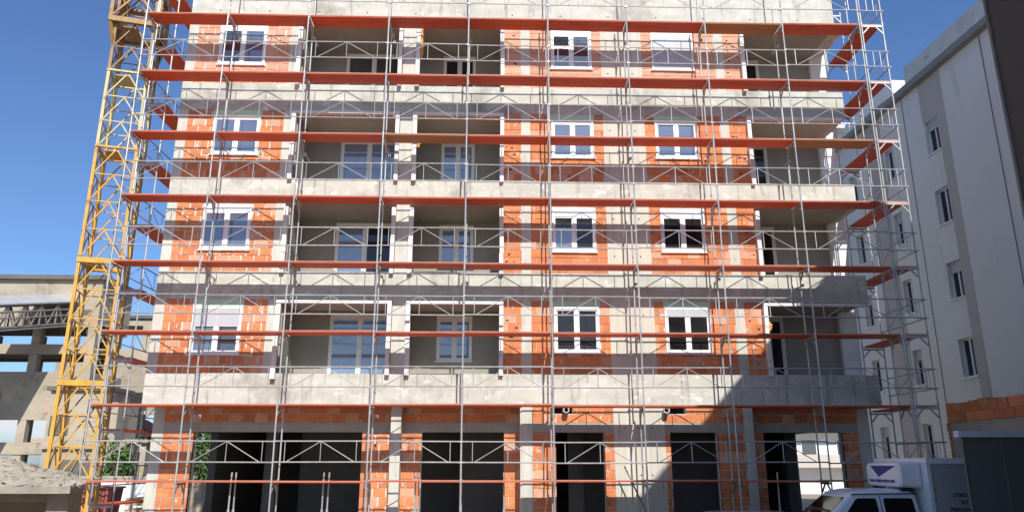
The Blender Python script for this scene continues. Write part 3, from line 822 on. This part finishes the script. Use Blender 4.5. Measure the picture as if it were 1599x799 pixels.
gb = (6.18, 8.30, Y0+.06, Y1-.06); gt = (6.93, 8.26, Y0+.20, Y1-.20)
mb.loft([rrect(*gb, BZ, .09), rrect(gt[0], gt[1], gt[2], gt[3], RZ, .10), rrect(gt[0]+.07, gt[1]-.01, gt[2]+.05, gt[3]-.05, RZ+.055, .13), rrect(gt[0]+.25, gt[1]-.03, gt[2]+.16, gt[3]-.16, RZ+.10, .16), rrect(gt[0]+.5, gt[1]-.1, gt[2]+.35, gt[3]-.35, RZ+.115, .12)])
part('cab', mb, M['van_white'], van, smooth=True)
def sidepane(xa0, xa1, xb0, xb1, z0, z1, side, name='side_window', m='van_glass', off=.006, r=.05):
    """pane lying on the sloping cab side; xa = bottom edge, xb = top edge, corners rounded"""
    def yy(z):
        t = (z-BZ)/(RZ-BZ)
        y = gb[2] + (gt[2]-gb[2])*t if side < 0 else gb[3] + (gt[3]-gb[3])*t
        return y + side*off
    c = [(xa0,z0),(xa1,z0),(xb1,z1),(xb0,z1)]; pts = []
    for i in range(4):
        p, a, b = Vector(c[i]), Vector(c[i-1]), Vector(c[(i+1) % 4])
        u, v = (a-p).normalized()*r, (b-p).normalized()*r
        for k in range(5):
            t = k/4; q = (p+u)*(1-t)**2 + p*2*t*(1-t) + (p+v)*t*t
            pts.append(q)
    n = len(pts)
    vs = [(q.x, yy(q.y), q.y) for q in pts] + [(q.x, yy(q.y)-side*.02, q.y) for q in pts]
    mb = MB().add(vs, [tuple(range(n)), tuple(range(2*n-1, n-1, -1))] + [(k,(k+1)%n,n+(k+1)%n,n+k) for k in range(n)])
    return part(name, mb, M[m], van)
for s in (-1, 1):
    sidepane(6.62, 7.46, 7.06, 7.44, BZ+.05, RZ-.05, s)
    sidepane(7.58, 8.17, 7.58, 8.15, BZ+.05, RZ-.05, s)
    mb = MB()
    def ys(z): 
        t = (z-BZ)/(RZ-BZ); return (gb[2]+(gt[2]-gb[2])*t - .004) if s < 0 else (gb[3]+(gt[3]-gb[3])*t + .004)
    mb.bar((7.52, ys(BZ), BZ), (7.52, ys(RZ), RZ), .012, .006)
    part('door_gap', mb, M['rubber'], van)
    part('roof_gutter', MB().bar((6.98, (gt[2]-.01) if s < 0 else gt[3]+.01, RZ+.02), (8.24, (gt[2]-.01) if s < 0 else gt[3]+.01, RZ+.035), .02, .02), M['rubber'], van)
    part('door', MB().box(6.55, 7.50, (Y0-.006) if s < 0 else Y1-.004, (Y0+.004) if s < 0 else Y1+.006, .55, 1.0), M['van_white'], van)
    part('door_handle', MB().box(7.30, 7.44, (Y0-.025) if s < 0 else Y1+.007, (Y0-.007) if s < 0 else Y1+.025, .93, .97), M['rubber'], van)
    part('wing_mirror', MB().loft([rrect(6.55, 6.68, (Y0-.22) if s < 0 else Y1+.02, (Y0-.02) if s < 0 else Y1+.22, 1.24, .03), rrect(6.55, 6.68, (Y0-.22) if s < 0 else Y1+.02, (Y0-.02) if s < 0 else Y1+.22, 1.42, .03)]), M['rubber'], van)
    part('headlight', MB().box(4.965, 5.02, Y0+.10 if s < 0 else Y1-.46, Y0+.46 if s < 0 else Y1-.10, .68, .86), M['pipe'], van)
# windscreen on the sloping front
def fp(u, v, off=.006):
    x = gb[0] + (gt[0]-gb[0])*v; z = BZ + (RZ-BZ)*v
    y0 = gb[2] + (gt[2]-gb[2])*v + .09; y1 = gb[3] + (gt[3]-gb[3])*v - .09
    nrm = Vector((-(RZ-BZ), 0, gt[0]-gb[0])).normalized()
    return tuple(Vector((x, y0+(y1-y0)*u, z)) + nrm*off)
part('windscreen', MB().add([fp(0,.06),fp(1,.06),fp(1,.93),fp(0,.93),fp(0,.06,-.01),fp(1,.06,-.01),fp(1,.93,-.01),fp(0,.93,-.01)],[(0,1,2,3),(7,6,5,4),(0,4,5,1),(1,5,6,2),(2,6,7,3),(3,7,4,0)]), M['van_glass'], van)
part('bumper', MB().loft([rrect(4.90, 5.2, Y0+.0, Y1-.0, .36, .06), rrect(4.88, 5.2, Y0-.01, Y1+.01, .58, .06)]), M['rubber'], van)
part('chassis', MB().box(5.2, 11.9, 15.0, 16.0, .38, .52), M['rubber'], van)
for x in (5.65, 8.0, 10.9):
    if x == 8.0: continue
    for y in (Y0+.02, Y1-.22):
        wh = part('wheel', MB().tube((x, y, .33), (x, y+.20, .33), .34, 24), M['rubber'], van)
        part('rim', MB().tube((x, y-.004, .33), (x, y+.204, .33), .19, 16), M['sheet'], wh)
BX0, BX1, BY0, BY1, BZ0, BZ1 = 8.39, 11.9, 14.66, 16.62, .55, 2.50
part('cargo_box', MB().box(BX0, BX1, BY0, BY1, BZ0, BZ1), M['van_box'], van)
bx = part('box_frame', MB().box(BX0-.02, BX1+.02, BY0-.02, BY1+.02, BZ1-.075, BZ1+.03).box(BX0-.022, BX0+.05, BY0-.021, BY0+.05, BZ0, BZ1-.077).box(BX0-.012, BX0+.0, BY0+.05, BY1, BZ0, BZ1-.077), M['van_white'], van)
for k in range(8): part('hinge', MB().box(BX0+.055, BX0+.085, BY0-.022, BY0-.002, .8+k*.19, .84+k*.19), M['rust_steel'], van)
# roof deflector with blue triangle and web address
def dring(x, y0, y1, z0, z1, r):
    pts = []
    for (cy, cz, a0) in ((y0+r, z0+r, 180), (y1-r, z0+r, 270), (y1-r, z1-r, 0), (y0+r, z1-r, 90)):
        for k in range(5):
            a = R(a0 + 22.5*k); pts.append((x, cy + r*math.cos(a), cz + r*math.sin(a)))
    return pts
mb = MB().loft([dring(7.97, 14.93, 16.20, 2.01, 2.40, .08), dring(8.0, 14.89, 16.24, 1.985, 2.435, .09), dring(8.30, 14.84, 16.29, 1.97, 2.46, .07), dring(8.36, 14.86, 16.27, 1.97, 2.45, .07)])
df = part('roof_deflector', mb, M['van_white'], van, smooth=False)
part('deflector_foot', MB().box(8.02, 8.25, 15.0, 15.08, 1.90, 1.99).box(8.02, 8.25, 16.05, 16.13, 1.90, 1.99), M['rubber'], df)
part('blue_triangle', MB().prism([(16.02,2.385),(15.03,2.385),(15.72,2.17)], 7.962, 7.9695, 'x'), M['blue'], df)
def text(body, size, m, parent, loc, rot, name='lettering', ax=1.0):
    cu = bpy.data.curves.new(name, 'FONT'); cu.body = body; cu.size = size; cu.extrude = .001; cu.resolution_u = 2; cu.offset = .003
    t = bpy.data.objects.new(name+'_curve', cu); C.objects.link(t)
    bpy.context.view_layer.update()
    me = bpy.data.meshes.new_from_object(t.evaluated_get(bpy.context.evaluated_depsgraph_get()))
    bpy.data.objects.remove(t, do_unlink=True); bpy.data.curves.remove(cu)
    me.materials.clear(); me.materials.append(m)
    o = put(name, me, parent, loc); o.rotation_euler = rot; o.scale = (ax, 1, 1)
    return o
text('www.elaborator.net', .115, M['blue'], df, (7.966, 16.13, 2.065), (R(90), 0, R(-90)), ax=1.08)
text('STIRO', .098, M['ink'], van, (8.82, BY0-.004, 1.82), (R(90), 0, 0))
text('EST', .098, M['ink'], van, (8.945, BY0-.004, 1.69), (R(90), 0, 0))
text('PREGNAC', .098, M['ink'], van, (8.725, BY0-.004, 1.56), (R(90), 0, 0))

# ------------------------------------------------------------------ foliage
def bush(name, label, cat, cx, cy, z0, rx, ry, h, n, leaf, seed, group=None, trunk=False):
    rr = random.Random(seed)
    t = thing(name, label, cat, (cx, cy, z0), 0, group)
    mb = MB(); lobes = []
    for k in range(9):
        lobes.append((cx+rr.uniform(-.6,.6)*rx, cy+rr.uniform(-.6,.6)*ry, z0+h*rr.uniform(.30,.78), rr.uniform(.28,.5)))
    for k in range(n):
        lx, ly, lz, lr = rr.choice(lobes)
        d = Vector((rr.gauss(0,1), rr.gauss(0,1), rr.gauss(0,1))).normalized() * (rr.random()**.35)
        p = Vector((lx + d.x*rx*lr, ly + d.y*ry*lr, lz + d.z*h*lr*.8))
        if p.z < z0+.03: p.z = z0 + .03 + rr.random()*.2
        u = Vector((rr.gauss(0,1), rr.gauss(0,1), rr.gauss(0,1))).normalized(); v = u.orthogonal().normalized()
        s = leaf*rr.uniform(.6,1.4)
        mb.add([p-u*s, p+v*s*.5, p+u*s, p-v*s*.5], [(0,1,2,3)])
    me = bpy.data.meshes.new('foliage'); me.from_pydata(mb.v, [], mb.f); me.materials.append(M['leaf'])
    o = put('foliage', me, t)
    mb = MB()
    for (lx, ly, lz, lr) in lobes[:6]: mb.tube((cx, cy, z0-.05), (lx, ly, lz), .035*h/1.5, 6, .012*h/1.5)
    part('stem', mb, M['bark'], t)
    return t

# ------------------------------------------------------------------ left foreground hut with rubble on its roof
hut = thing('rubble_roofed_hut', 'low concrete hut with rubble heaped on its roof, bottom left corner', 'hut', (-9, 13, 0))
part('wall', MB().prism([(-6.38,12.25),(-6.70,12.25),(-7.36,13.95),(-7.04,13.95)], -.05, 2.0, 'z').box(-12, -7.37, 13.65, 13.95, -.05, 2.0).box(-12, -11.7, 12.2, 13.64, -.05, 2.0), M['hut_wall'], hut)
part('lintel', MB().box(-12, -6.63, 12.34, 12.52, 1.865, 2.0), M['hut_wall'], hut)
part('roof_slab', MB().prism([(-12.2,11.98),(-6.24,11.98),(-7.06,14.05),(-12.2,14.05)], 2.0, 2.10, 'z'), M['rubble'], hut)
def heap(x0, x1, y0, y1, zf, nx, ny, seed):
    rr = random.Random(seed); vs = []
    for j in range(ny):
        for i in range(nx):
            x = x0 + (x1-x0)*i/(nx-1); y = y0 + (y1-y0)*j/(ny-1)
            edge = i in (0, nx-1) or j in (0, ny-1)
            z = zf(x, y) + (0 if edge else rr.uniform(-.035,.05))
            vs.append((x + (0 if edge else rr.uniform(-.03,.03)), y + (0 if edge else rr.uniform(-.03,.03)), z))
    fs = [(j*nx+i, j*nx+i+1, (j+1)*nx+i+1, (j+1)*nx+i) for j in range(ny-1) for i in range(nx-1)]
    return MB().add(vs, fs)
def xr(y): return -6.26 - (y-11.99)*.40
def hz(x, y):
    t = min(max((xr(y) - x)/1.6, 0), 1); u = min(max((y-12.0)/1.6, 0), 1)
    e = min((xr(y)-x)/.25, (y-11.99)/.25, 1)
    return 2.098 + max(0, e)*(.03 + .30*t*u + .08*u + .03*math.sin(x*3+y*2))
hm = heap(0, 1, 11.99, 14.04, lambda x, y: 0, 90, 50, 3)
hm.v = [(-12.1 + v[0]*(xr(v[1])+12.1), v[1], hz(-12.1 + v[0]*(xr(v[1])+12.1), v[1]) + v[2]*1.2) for v in hm.v]
o = part('rubble_heap', hm, M['rubble'], hut); o['kind'] = 'stuff'
rr = random.Random(9); mb = MB()
for k in range(260):
    y = rr.uniform(12.1,13.9); x = xr(y) - .12 - 4*rr.random()**1.3; s = rr.uniform(.02,.075); z = hz(x, y)
    a = rr.uniform(0, 3.14); c_, s_ = math.cos(a)*s, math.sin(a)*s
    p = [(x+c_,y+s_),(x-s_*.8,y+c_*.8),(x-c_*1.1,y-s_*1.1),(x+s_,y-c_)]
    mb.add([(q[0],q[1],z-.02) for q in p] + [(x+(q[0]-x)*.6, y+(q[1]-y)*.6, z+s*rr.uniform(.5,1.1)) for q in p], [(0,1,2,3),(4,5,6,7),(0,1,5,4),(1,2,6,5),(2,3,7,6),(3,0,4,7)])
o = part('rubble_stones', mb, M['rubble'], hut); o['kind'] = 'stuff'
bush('shrub', 'low green shrub growing behind the rubble roofed hut', 'shrub', -14.1, 21.0, 0.0, 1.2, .8, 3.05, 2600, .05, 5)

# ------------------------------------------------------------------ ruined industrial building, left background
ru = thing('ruined_concrete_building', 'derelict open concrete frame building beyond the crane at the left', 'building', (-33, 52, 0))
RXL, RXR, RY0, RY1 = -46.0, -26.9, 52.0, 56.5
part('upper_wall', MB().box(RXL, RXR, RY0, RY0+.3, 11.4, 14.7).box(RXR-.3, RXR, RY0+.3, RY1, 11.4, 14.7).box(RXL, RXR-.3, RY1-.3, RY1, 13.0, 14.7), M['ruin'], ru)
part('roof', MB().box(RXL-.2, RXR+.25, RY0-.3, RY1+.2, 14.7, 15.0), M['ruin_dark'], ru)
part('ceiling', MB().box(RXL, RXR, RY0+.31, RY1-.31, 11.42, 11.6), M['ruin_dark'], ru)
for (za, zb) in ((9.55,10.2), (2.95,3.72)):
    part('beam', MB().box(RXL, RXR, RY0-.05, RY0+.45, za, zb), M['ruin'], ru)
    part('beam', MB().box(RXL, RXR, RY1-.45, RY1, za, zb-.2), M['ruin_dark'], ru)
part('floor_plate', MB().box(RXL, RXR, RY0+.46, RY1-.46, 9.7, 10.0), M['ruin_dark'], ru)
part('parapet_wall', MB().box(RXL, RXR, RY0, RY0+.35, 5.17, 8.34).box(RXR-.3, RXR, RY0+.36, RY1, 5.17, 8.34), M['ruin'], ru)
part('brick_patch', MB().box(-29.6, -27.6, RY0-.03, RY0-.002, 5.6, 6.7), M['ruin_brick'], ru)
part('spandrel', MB().box(RXL, RXR, RY0, RY0+.35, 3.0, 3.6), M['ruin'], ru)
part('spandrel', MB().box(-30.1, -27.8, RY0-.02, RY0+.3, 3.3, 4.0), M['ruin_brick'], ru)
for x in (-45.6, -42.2, -38.8, -35.4, -30.9, -27.2):
    part('column', MB().box(x-.28, x+.28, RY0+.02, RY0+.5, 0, 11.4), M['ruin'], ru)
for x in (-43.0, -39.0, -36.2, -33.0, -28.6):
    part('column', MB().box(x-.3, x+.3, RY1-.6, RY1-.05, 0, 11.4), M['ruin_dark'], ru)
for k in range(8):
    part('hanging_bar', MB().tube((-29.3+k*.42, RY0+.15, 10.5+random.uniform(0,.5)), (-29.3+k*.42, RY0+.15, 11.42), .02, 5), M['rust_steel'], ru)
part('wall_hole', MB().box(-28.0, -27.45, RY0-.03, RY0-.004, 12.25, 12.6), M['ruin_dark'], ru)
# nearer block with dark top edge behind the crane foot
blk = thing('concrete_block_house', 'pale concrete block house with dark roof edge behind the crane mast', 'building', (-24.5, 46, 0))
part('wall', MB().box(-25.9, -22.6, 46, 49, 0, 6.55).box(-22.59, -22.0, 46.3, 49, 0, 5.9), M['ruin'], blk)
part('roof', MB().box(-26.1, -22.4, 45.8, 49.1, 6.55, 6.8), M['ruin_dark'], blk)
part('opening', MB().box(-25.7, -24.6, 45.93, 45.998, 4.0, 5.1), M['ruin_dark'], blk)
part('opening', MB().box(-24.9, -23.0, 45.93, 45.998, 1.0, 2.6), M['ruin_dark'], blk)
part('ledge', MB().box(-26.0, -22.5, 45.80, 45.999, 3.2, 3.4), M['ruin'], blk)
for k in range(3): part('broken_plank', MB().bar((-25.0+k*.6, 45.85, 1.0), (-24.3+k*.55, 45.9, 2.3+.3*k), .12, .05), M['wood'], blk)
# lower wing further right
wg = thing('ruined_wing', 'lower derelict concrete wing seen between crane and scaffold', 'building', (-27, 64, 0))
part('roof_beam', MB().box(-36, -24.5, 64, 69, 13.6, 14.2), M['ruin'], wg)
part('roof', MB().box(-36.2, -24.3, 63.8, 69.2, 14.2, 14.45), M['ruin_dark'], wg)
for x in (-35, -31.5, -28.9, -25.2):
    part('column', MB().box(x-.35, x+.35, 64, 64.6, 0, 13.6), M['ruin'], wg)
    part('column', MB().box(x+.6, x+1.2, 68.4, 69, 0, 13.6), M['ruin_dark'], wg)
part('wall', MB().box(-36, -24.5, 63.9, 64.3, 6.6, 11.6), M['ruin'], wg)
part('floor_plate', MB().box(-36, -24.5, 64.31, 69, 11.0, 11.5), M['ruin_dark'], wg)
part('beam', MB().box(-36, -24.5, 63.9, 64.35, 3.25, 4.05), M['ruin'], wg)
part('slab_ledge', MB().box(-36, -24.5, 63.2, 63.88, 6.2, 6.5), M['ruin'], wg)
# conveyor gallery
gl = thing('conveyor_gallery', 'sloping steel lattice conveyor gallery with tin roof at the left edge', 'gallery', (-30, 49, 0))
GA, GB = Vector((-28.5, 51.7, 13.15)), Vector((-30.0, 47.0, 12.0))
gdir = (GB - GA) / 4.93
gside = Vector((gdir.y, -gdir.x, 0)).normalized()           # towards the far side
if gside.x > 0: gside = -gside
def gp(t, dz, q): return tuple(GA + gdir*t + gside*q + Vector((0,0,dz)))
GL = 15.0
mb = MB().add([gp(-.2,-.02,-.15), gp(GL,-.02,-.15), gp(GL,.55,1.3), gp(-.2,.55,1.3), gp(-.2,-.10,-.15), gp(GL,-.10,-.15), gp(GL,.47,1.3), gp(-.2,.47,1.3)], [(0,1,2,3),(7,6,5,4),(0,4,5,1),(1,5,6,2),(2,6,7,3),(3,7,4,0)])
mb.add([gp(-.2,.55,1.31), gp(GL,.55,1.31), gp(GL,-.02,2.75), gp(-.2,-.02,2.75), gp(-.2,.47,1.31), gp(GL,.47,1.31), gp(GL,-.10,2.75), gp(-.2,-.10,2.75)], [(0,1,2,3),(7,6,5,4),(0,4,5,1),(1,5,6,2),(2,6,7,3),(3,7,4,0)])
part('roof', mb, M['sheet'], gl)
part('floor', MB().add([gp(0,-1.62,0), gp(GL,-1.62,0), gp(GL,-1.62,2.6), gp(0,-1.62,2.6), gp(0,-1.75,0), gp(GL,-1.75,0), gp(GL,-1.75,2.6), gp(0,-1.75,2.6)], [(0,1,2,3),(7,6,5,4),(0,4,5,1),(1,5,6,2),(2,6,7,3),(3,7,4,0)]), M['rust_steel'], gl)
for q in (0, 2.6):
    for dz in (-.14, -.55, -.95, -1.52): part('chord', MB().bar(gp(.05,dz,q), gp(GL,dz,q), .08, .09), M['rust_steel'], gl)
    t = .1
    while t < GL - 1:
        part('truss_post', MB().bar(gp(t,-1.5,q), gp(t,-.12,q), .08, .08), M['rust_steel'], gl)
        part('truss_diagonal', MB().bar(gp(t,-.14,q), gp(t+.6,-1.5,q), .07, .07), M['rust_steel'], gl)
        part('truss_diagonal', MB().bar(gp(t+.6,-1.5,q), gp(t+1.2,-.14,q), .07, .07), M['rust_steel'], gl)
        t += 1.2
part('support_leg', MB().bar(tuple(GA+gdir*9+gside*1.3-Vector((0,0,11.1))), tuple(GA+gdir*9+gside*1.3-Vector((0,0,1.76))), .4, .4), M['rust_steel'], gl)

# ------------------------------------------------------------------ clutter in the yard between crane and block
lw = thing('low_white_wall', 'low whitewashed yard wall behind the left scaffold corner', 'wall', (-18, 36, 0))
part('wall_body', MB().box(-21.5, -14.6, 36, 36.3, -.05, 1.75), M['white_render'], lw)
part('coping', MB().box(-21.55, -14.55, 35.95, 36.35, 1.75, 1.85), M['ruin'], lw)
sh = thing('red_roofed_shed', 'small white shed with red roof seen beyond the left corner', 'shed', (-31, 72, 0))
part('wall', MB().box(-35.5, -30.2, 71.5, 75, 0, 4.4), M['white_render'], sh)
part('roof', MB().prism([(-36,4.4),(-29.8,4.4),(-29.8,4.6),(-32.9,6.4),(-36,4.6)], 71.0, 75.4), M['red_roof'], sh)
st = thing('concrete_stair', 'broken concrete stair flight rising behind the crane foot', 'stairs', (-20.4, 42, 0))
mb = MB()
for k in range(18): mb.box(-21.7+k*.13, -21.7+k*.13+.16, 42, 43.1, .38+k*.18, .56+k*.18)
part('flight', mb, M['ruin'], st)
part('stringer', MB().bar((-21.75,42.55,.22), (-19.4,42.55,3.48), 1.05, .16), M['ruin'], st)
part('landing', MB().box(-19.37, -18.2, 42, 43.1, 3.46, 3.64), M['ruin'], st)
part('support', MB().box(-18.6, -18.3, 42.2, 42.9, -.05, 3.455), M['ruin'], st)
part('support', MB().box(-21.9, -21.55, 42.1, 43.0, -.05, .375), M['ruin'], st)
rb = thing('red_skip', 'faded red metal skip beside the timber pile behind the scaffold', 'skip', (-13.9, 28.6, 0))
part('tub', MB().prism([(-14.4,.0),(-13.35,.0),(-13.2,1.55),(-14.55,1.55)], 28.2, 29.0), M['red_metal'], rb)
part('rim', MB().box(-14.6, -13.15, 28.14, 29.06, 1.55, 1.62), M['red_metal'], rb)
for k in range(2): part('rib', MB().box(-14.2+k*.55, -14.12+k*.55, 28.13, 28.199, .05, 1.5), M['red_metal'], rb)
rr = random.Random(12)
lab = ['lowest', 'second lowest', 'middle', 'second highest', 'topmost']
for k in range(5):
    pl = thing('timber_pallet', lab[k] + ' pallet of the timber stack left of the building corner', 'pallet', (-11.6, 27.6, k*.26), rr.uniform(-.06,.06), 'stacked timber pallets')
    for q in range(3): part('bearer', MB().box(-.62, .62, -.5+q*.46, -.42+q*.46, 0, .12), M['wood'], pl, world=False)
    for q in range(7): part('slat', MB().box(-.6+q*.18, -.6+q*.18+.12, -.52, .52, .123, .148+.10*(q % 3 == 0 and k == 4)), M['wood'], pl, world=False)
for k, (x, y, h, lb) in enumerate(((-22.6, 40.6, 2.0, 'green shrub by the broken stair behind the crane foot'), (-18.3, 40.2, 3.2, 'green shrub above the low white yard wall'),
        (-15.6, 42.5, 4.6, 'dense green bush seen through the left ground floor opening'), (-26.6, 44.5, 2.0, 'green shrub at the foot of the concrete block house'))):
    bush('shrub', lb, 'shrub', x, y, 0, 2.2 if k == 2 else 1.7, 1.4, h, 4200 if k == 2 else 3000, .10, 20+k, 'shrubs behind the site')
ys = thing('yard_stone_wall', 'rough pale stone wall seen through the left ground floor opening', 'wall', (-14, 37, 0))
mb = MB()
rr = random.Random(5)
for row in range(6):
    x = -14.4
    while x < -12.2:
        L = rr.uniform(.25,.5)
        put('stone', MB().box(x+.01, x+L-.01, 36.9-rr.uniform(0,.05), 37.3, row*.28+.01-.04, row*.28+.24).mesh('stone', M['ruin']), ys); x += L
part('core', MB().box(-14.45, -12.2, 36.98, 37.25, -.05, 1.62), M['rubble'], ys)

# ------------------------------------------------------------------ sunlit block seen through the right ground floor opening
fb = thing('far_white_block', 'sunlit white balcony block seen through the right ground floor opening', 'building', (28, 62, 0))
part('wall', MB().box(21.5, 36, 62, 70, 0, 15), M['white_render'], fb)
for z in (2.2, 5.0, 7.8, 10.6):
    bl = part('balcony', MB().box(24.5, 33.5, 61.0, 61.998, z-.15, z), M['white_render'], fb)
    part('balcony_front', MB().box(24.5, 33.5, 60.9, 61.0, z-.15, z+.85), M['neigh_strip'] if z < 3 else M['white_render'], bl)
    for x in (25.3, 28.2, 31.0):
        wn = part('window', MB().ring(x, x+1.3, z+.05, z+2.1, .07, 61.93, 61.998), M['pvc'], fb)
        part('pane', MB().box(x+.07, x+1.23, 61.95, 61.96, z+.12, z+2.03), M['glass'], wn)

# ------------------------------------------------------------------ parked car, only its roof reaches into the picture
M['car_grey'] = mat('silver_car_paint', (.45,.46,.48), (.42,.43,.45), 1, (1,1,1), .3, metal=.4, coat=.5)
car = thing('parked_car', 'silver car whose roof line just shows below the ground floor openings', 'car', (5.4, 17.2, 0))
def cring(x0, x1, hw, z, r): return rrect(x0, x1, 17.2-hw, 17.2+hw, z, r)
part('body', MB().loft([cring(3.5, 7.5, .78, .25, .2), cring(3.36, 7.62, .86, .45, .25), cring(3.36, 7.62, .87, .70, .25), cring(3.5, 7.5, .84, .88, .3)]), M['car_grey'], car, smooth=True)
part('cabin', MB().loft([cring(4.15, 7.15, .80, .87, .12), cring(4.75, 6.75, .66, 1.34, .14), cring(4.88, 6.6, .56, 1.395, .2), cring(5.1, 6.4, .36, 1.415, .2)]), M['car_grey'], car, smooth=True)
for sd in (-1, 1):
    def cy(z, o=.006): return 17.2 + sd*(.80 - .14*(z-.87)/.47 + o)
    for (a0, a1, b0, b1) in ((4.52, 5.52, 4.92, 5.50), (5.60, 6.75, 5.60, 6.60)):
        v = [(a0, cy(.92), .92), (a1, cy(.92), .92), (b1, cy(1.29), 1.29), (b0, cy(1.29), 1.29)]
        part('side_window', MB().add(v + [(q[0], q[1]-sd*.012, q[2]) for q in v], [(0,1,2,3),(7,6,5,4),(0,4,5,1),(1,5,6,2),(2,6,7,3),(3,7,4,0)]), M['van_glass'], car)
    for x in (4.25, 6.8):
        wh = part('wheel', MB().tube((x, 17.2+sd*.70, .29), (x, 17.2+sd*.88, .29), .30, 20), M['rubber'], car)
        part('rim', MB().tube((x, 17.2+sd*.86, .29), (x, 17.2+sd*.885, .29), .18, 14), M['sheet'], wh)
    part('headlight', MB().box(3.36, 3.45, 17.2+sd*.45-.15, 17.2+sd*.45+.15, .58, .70), M['pipe'], car)
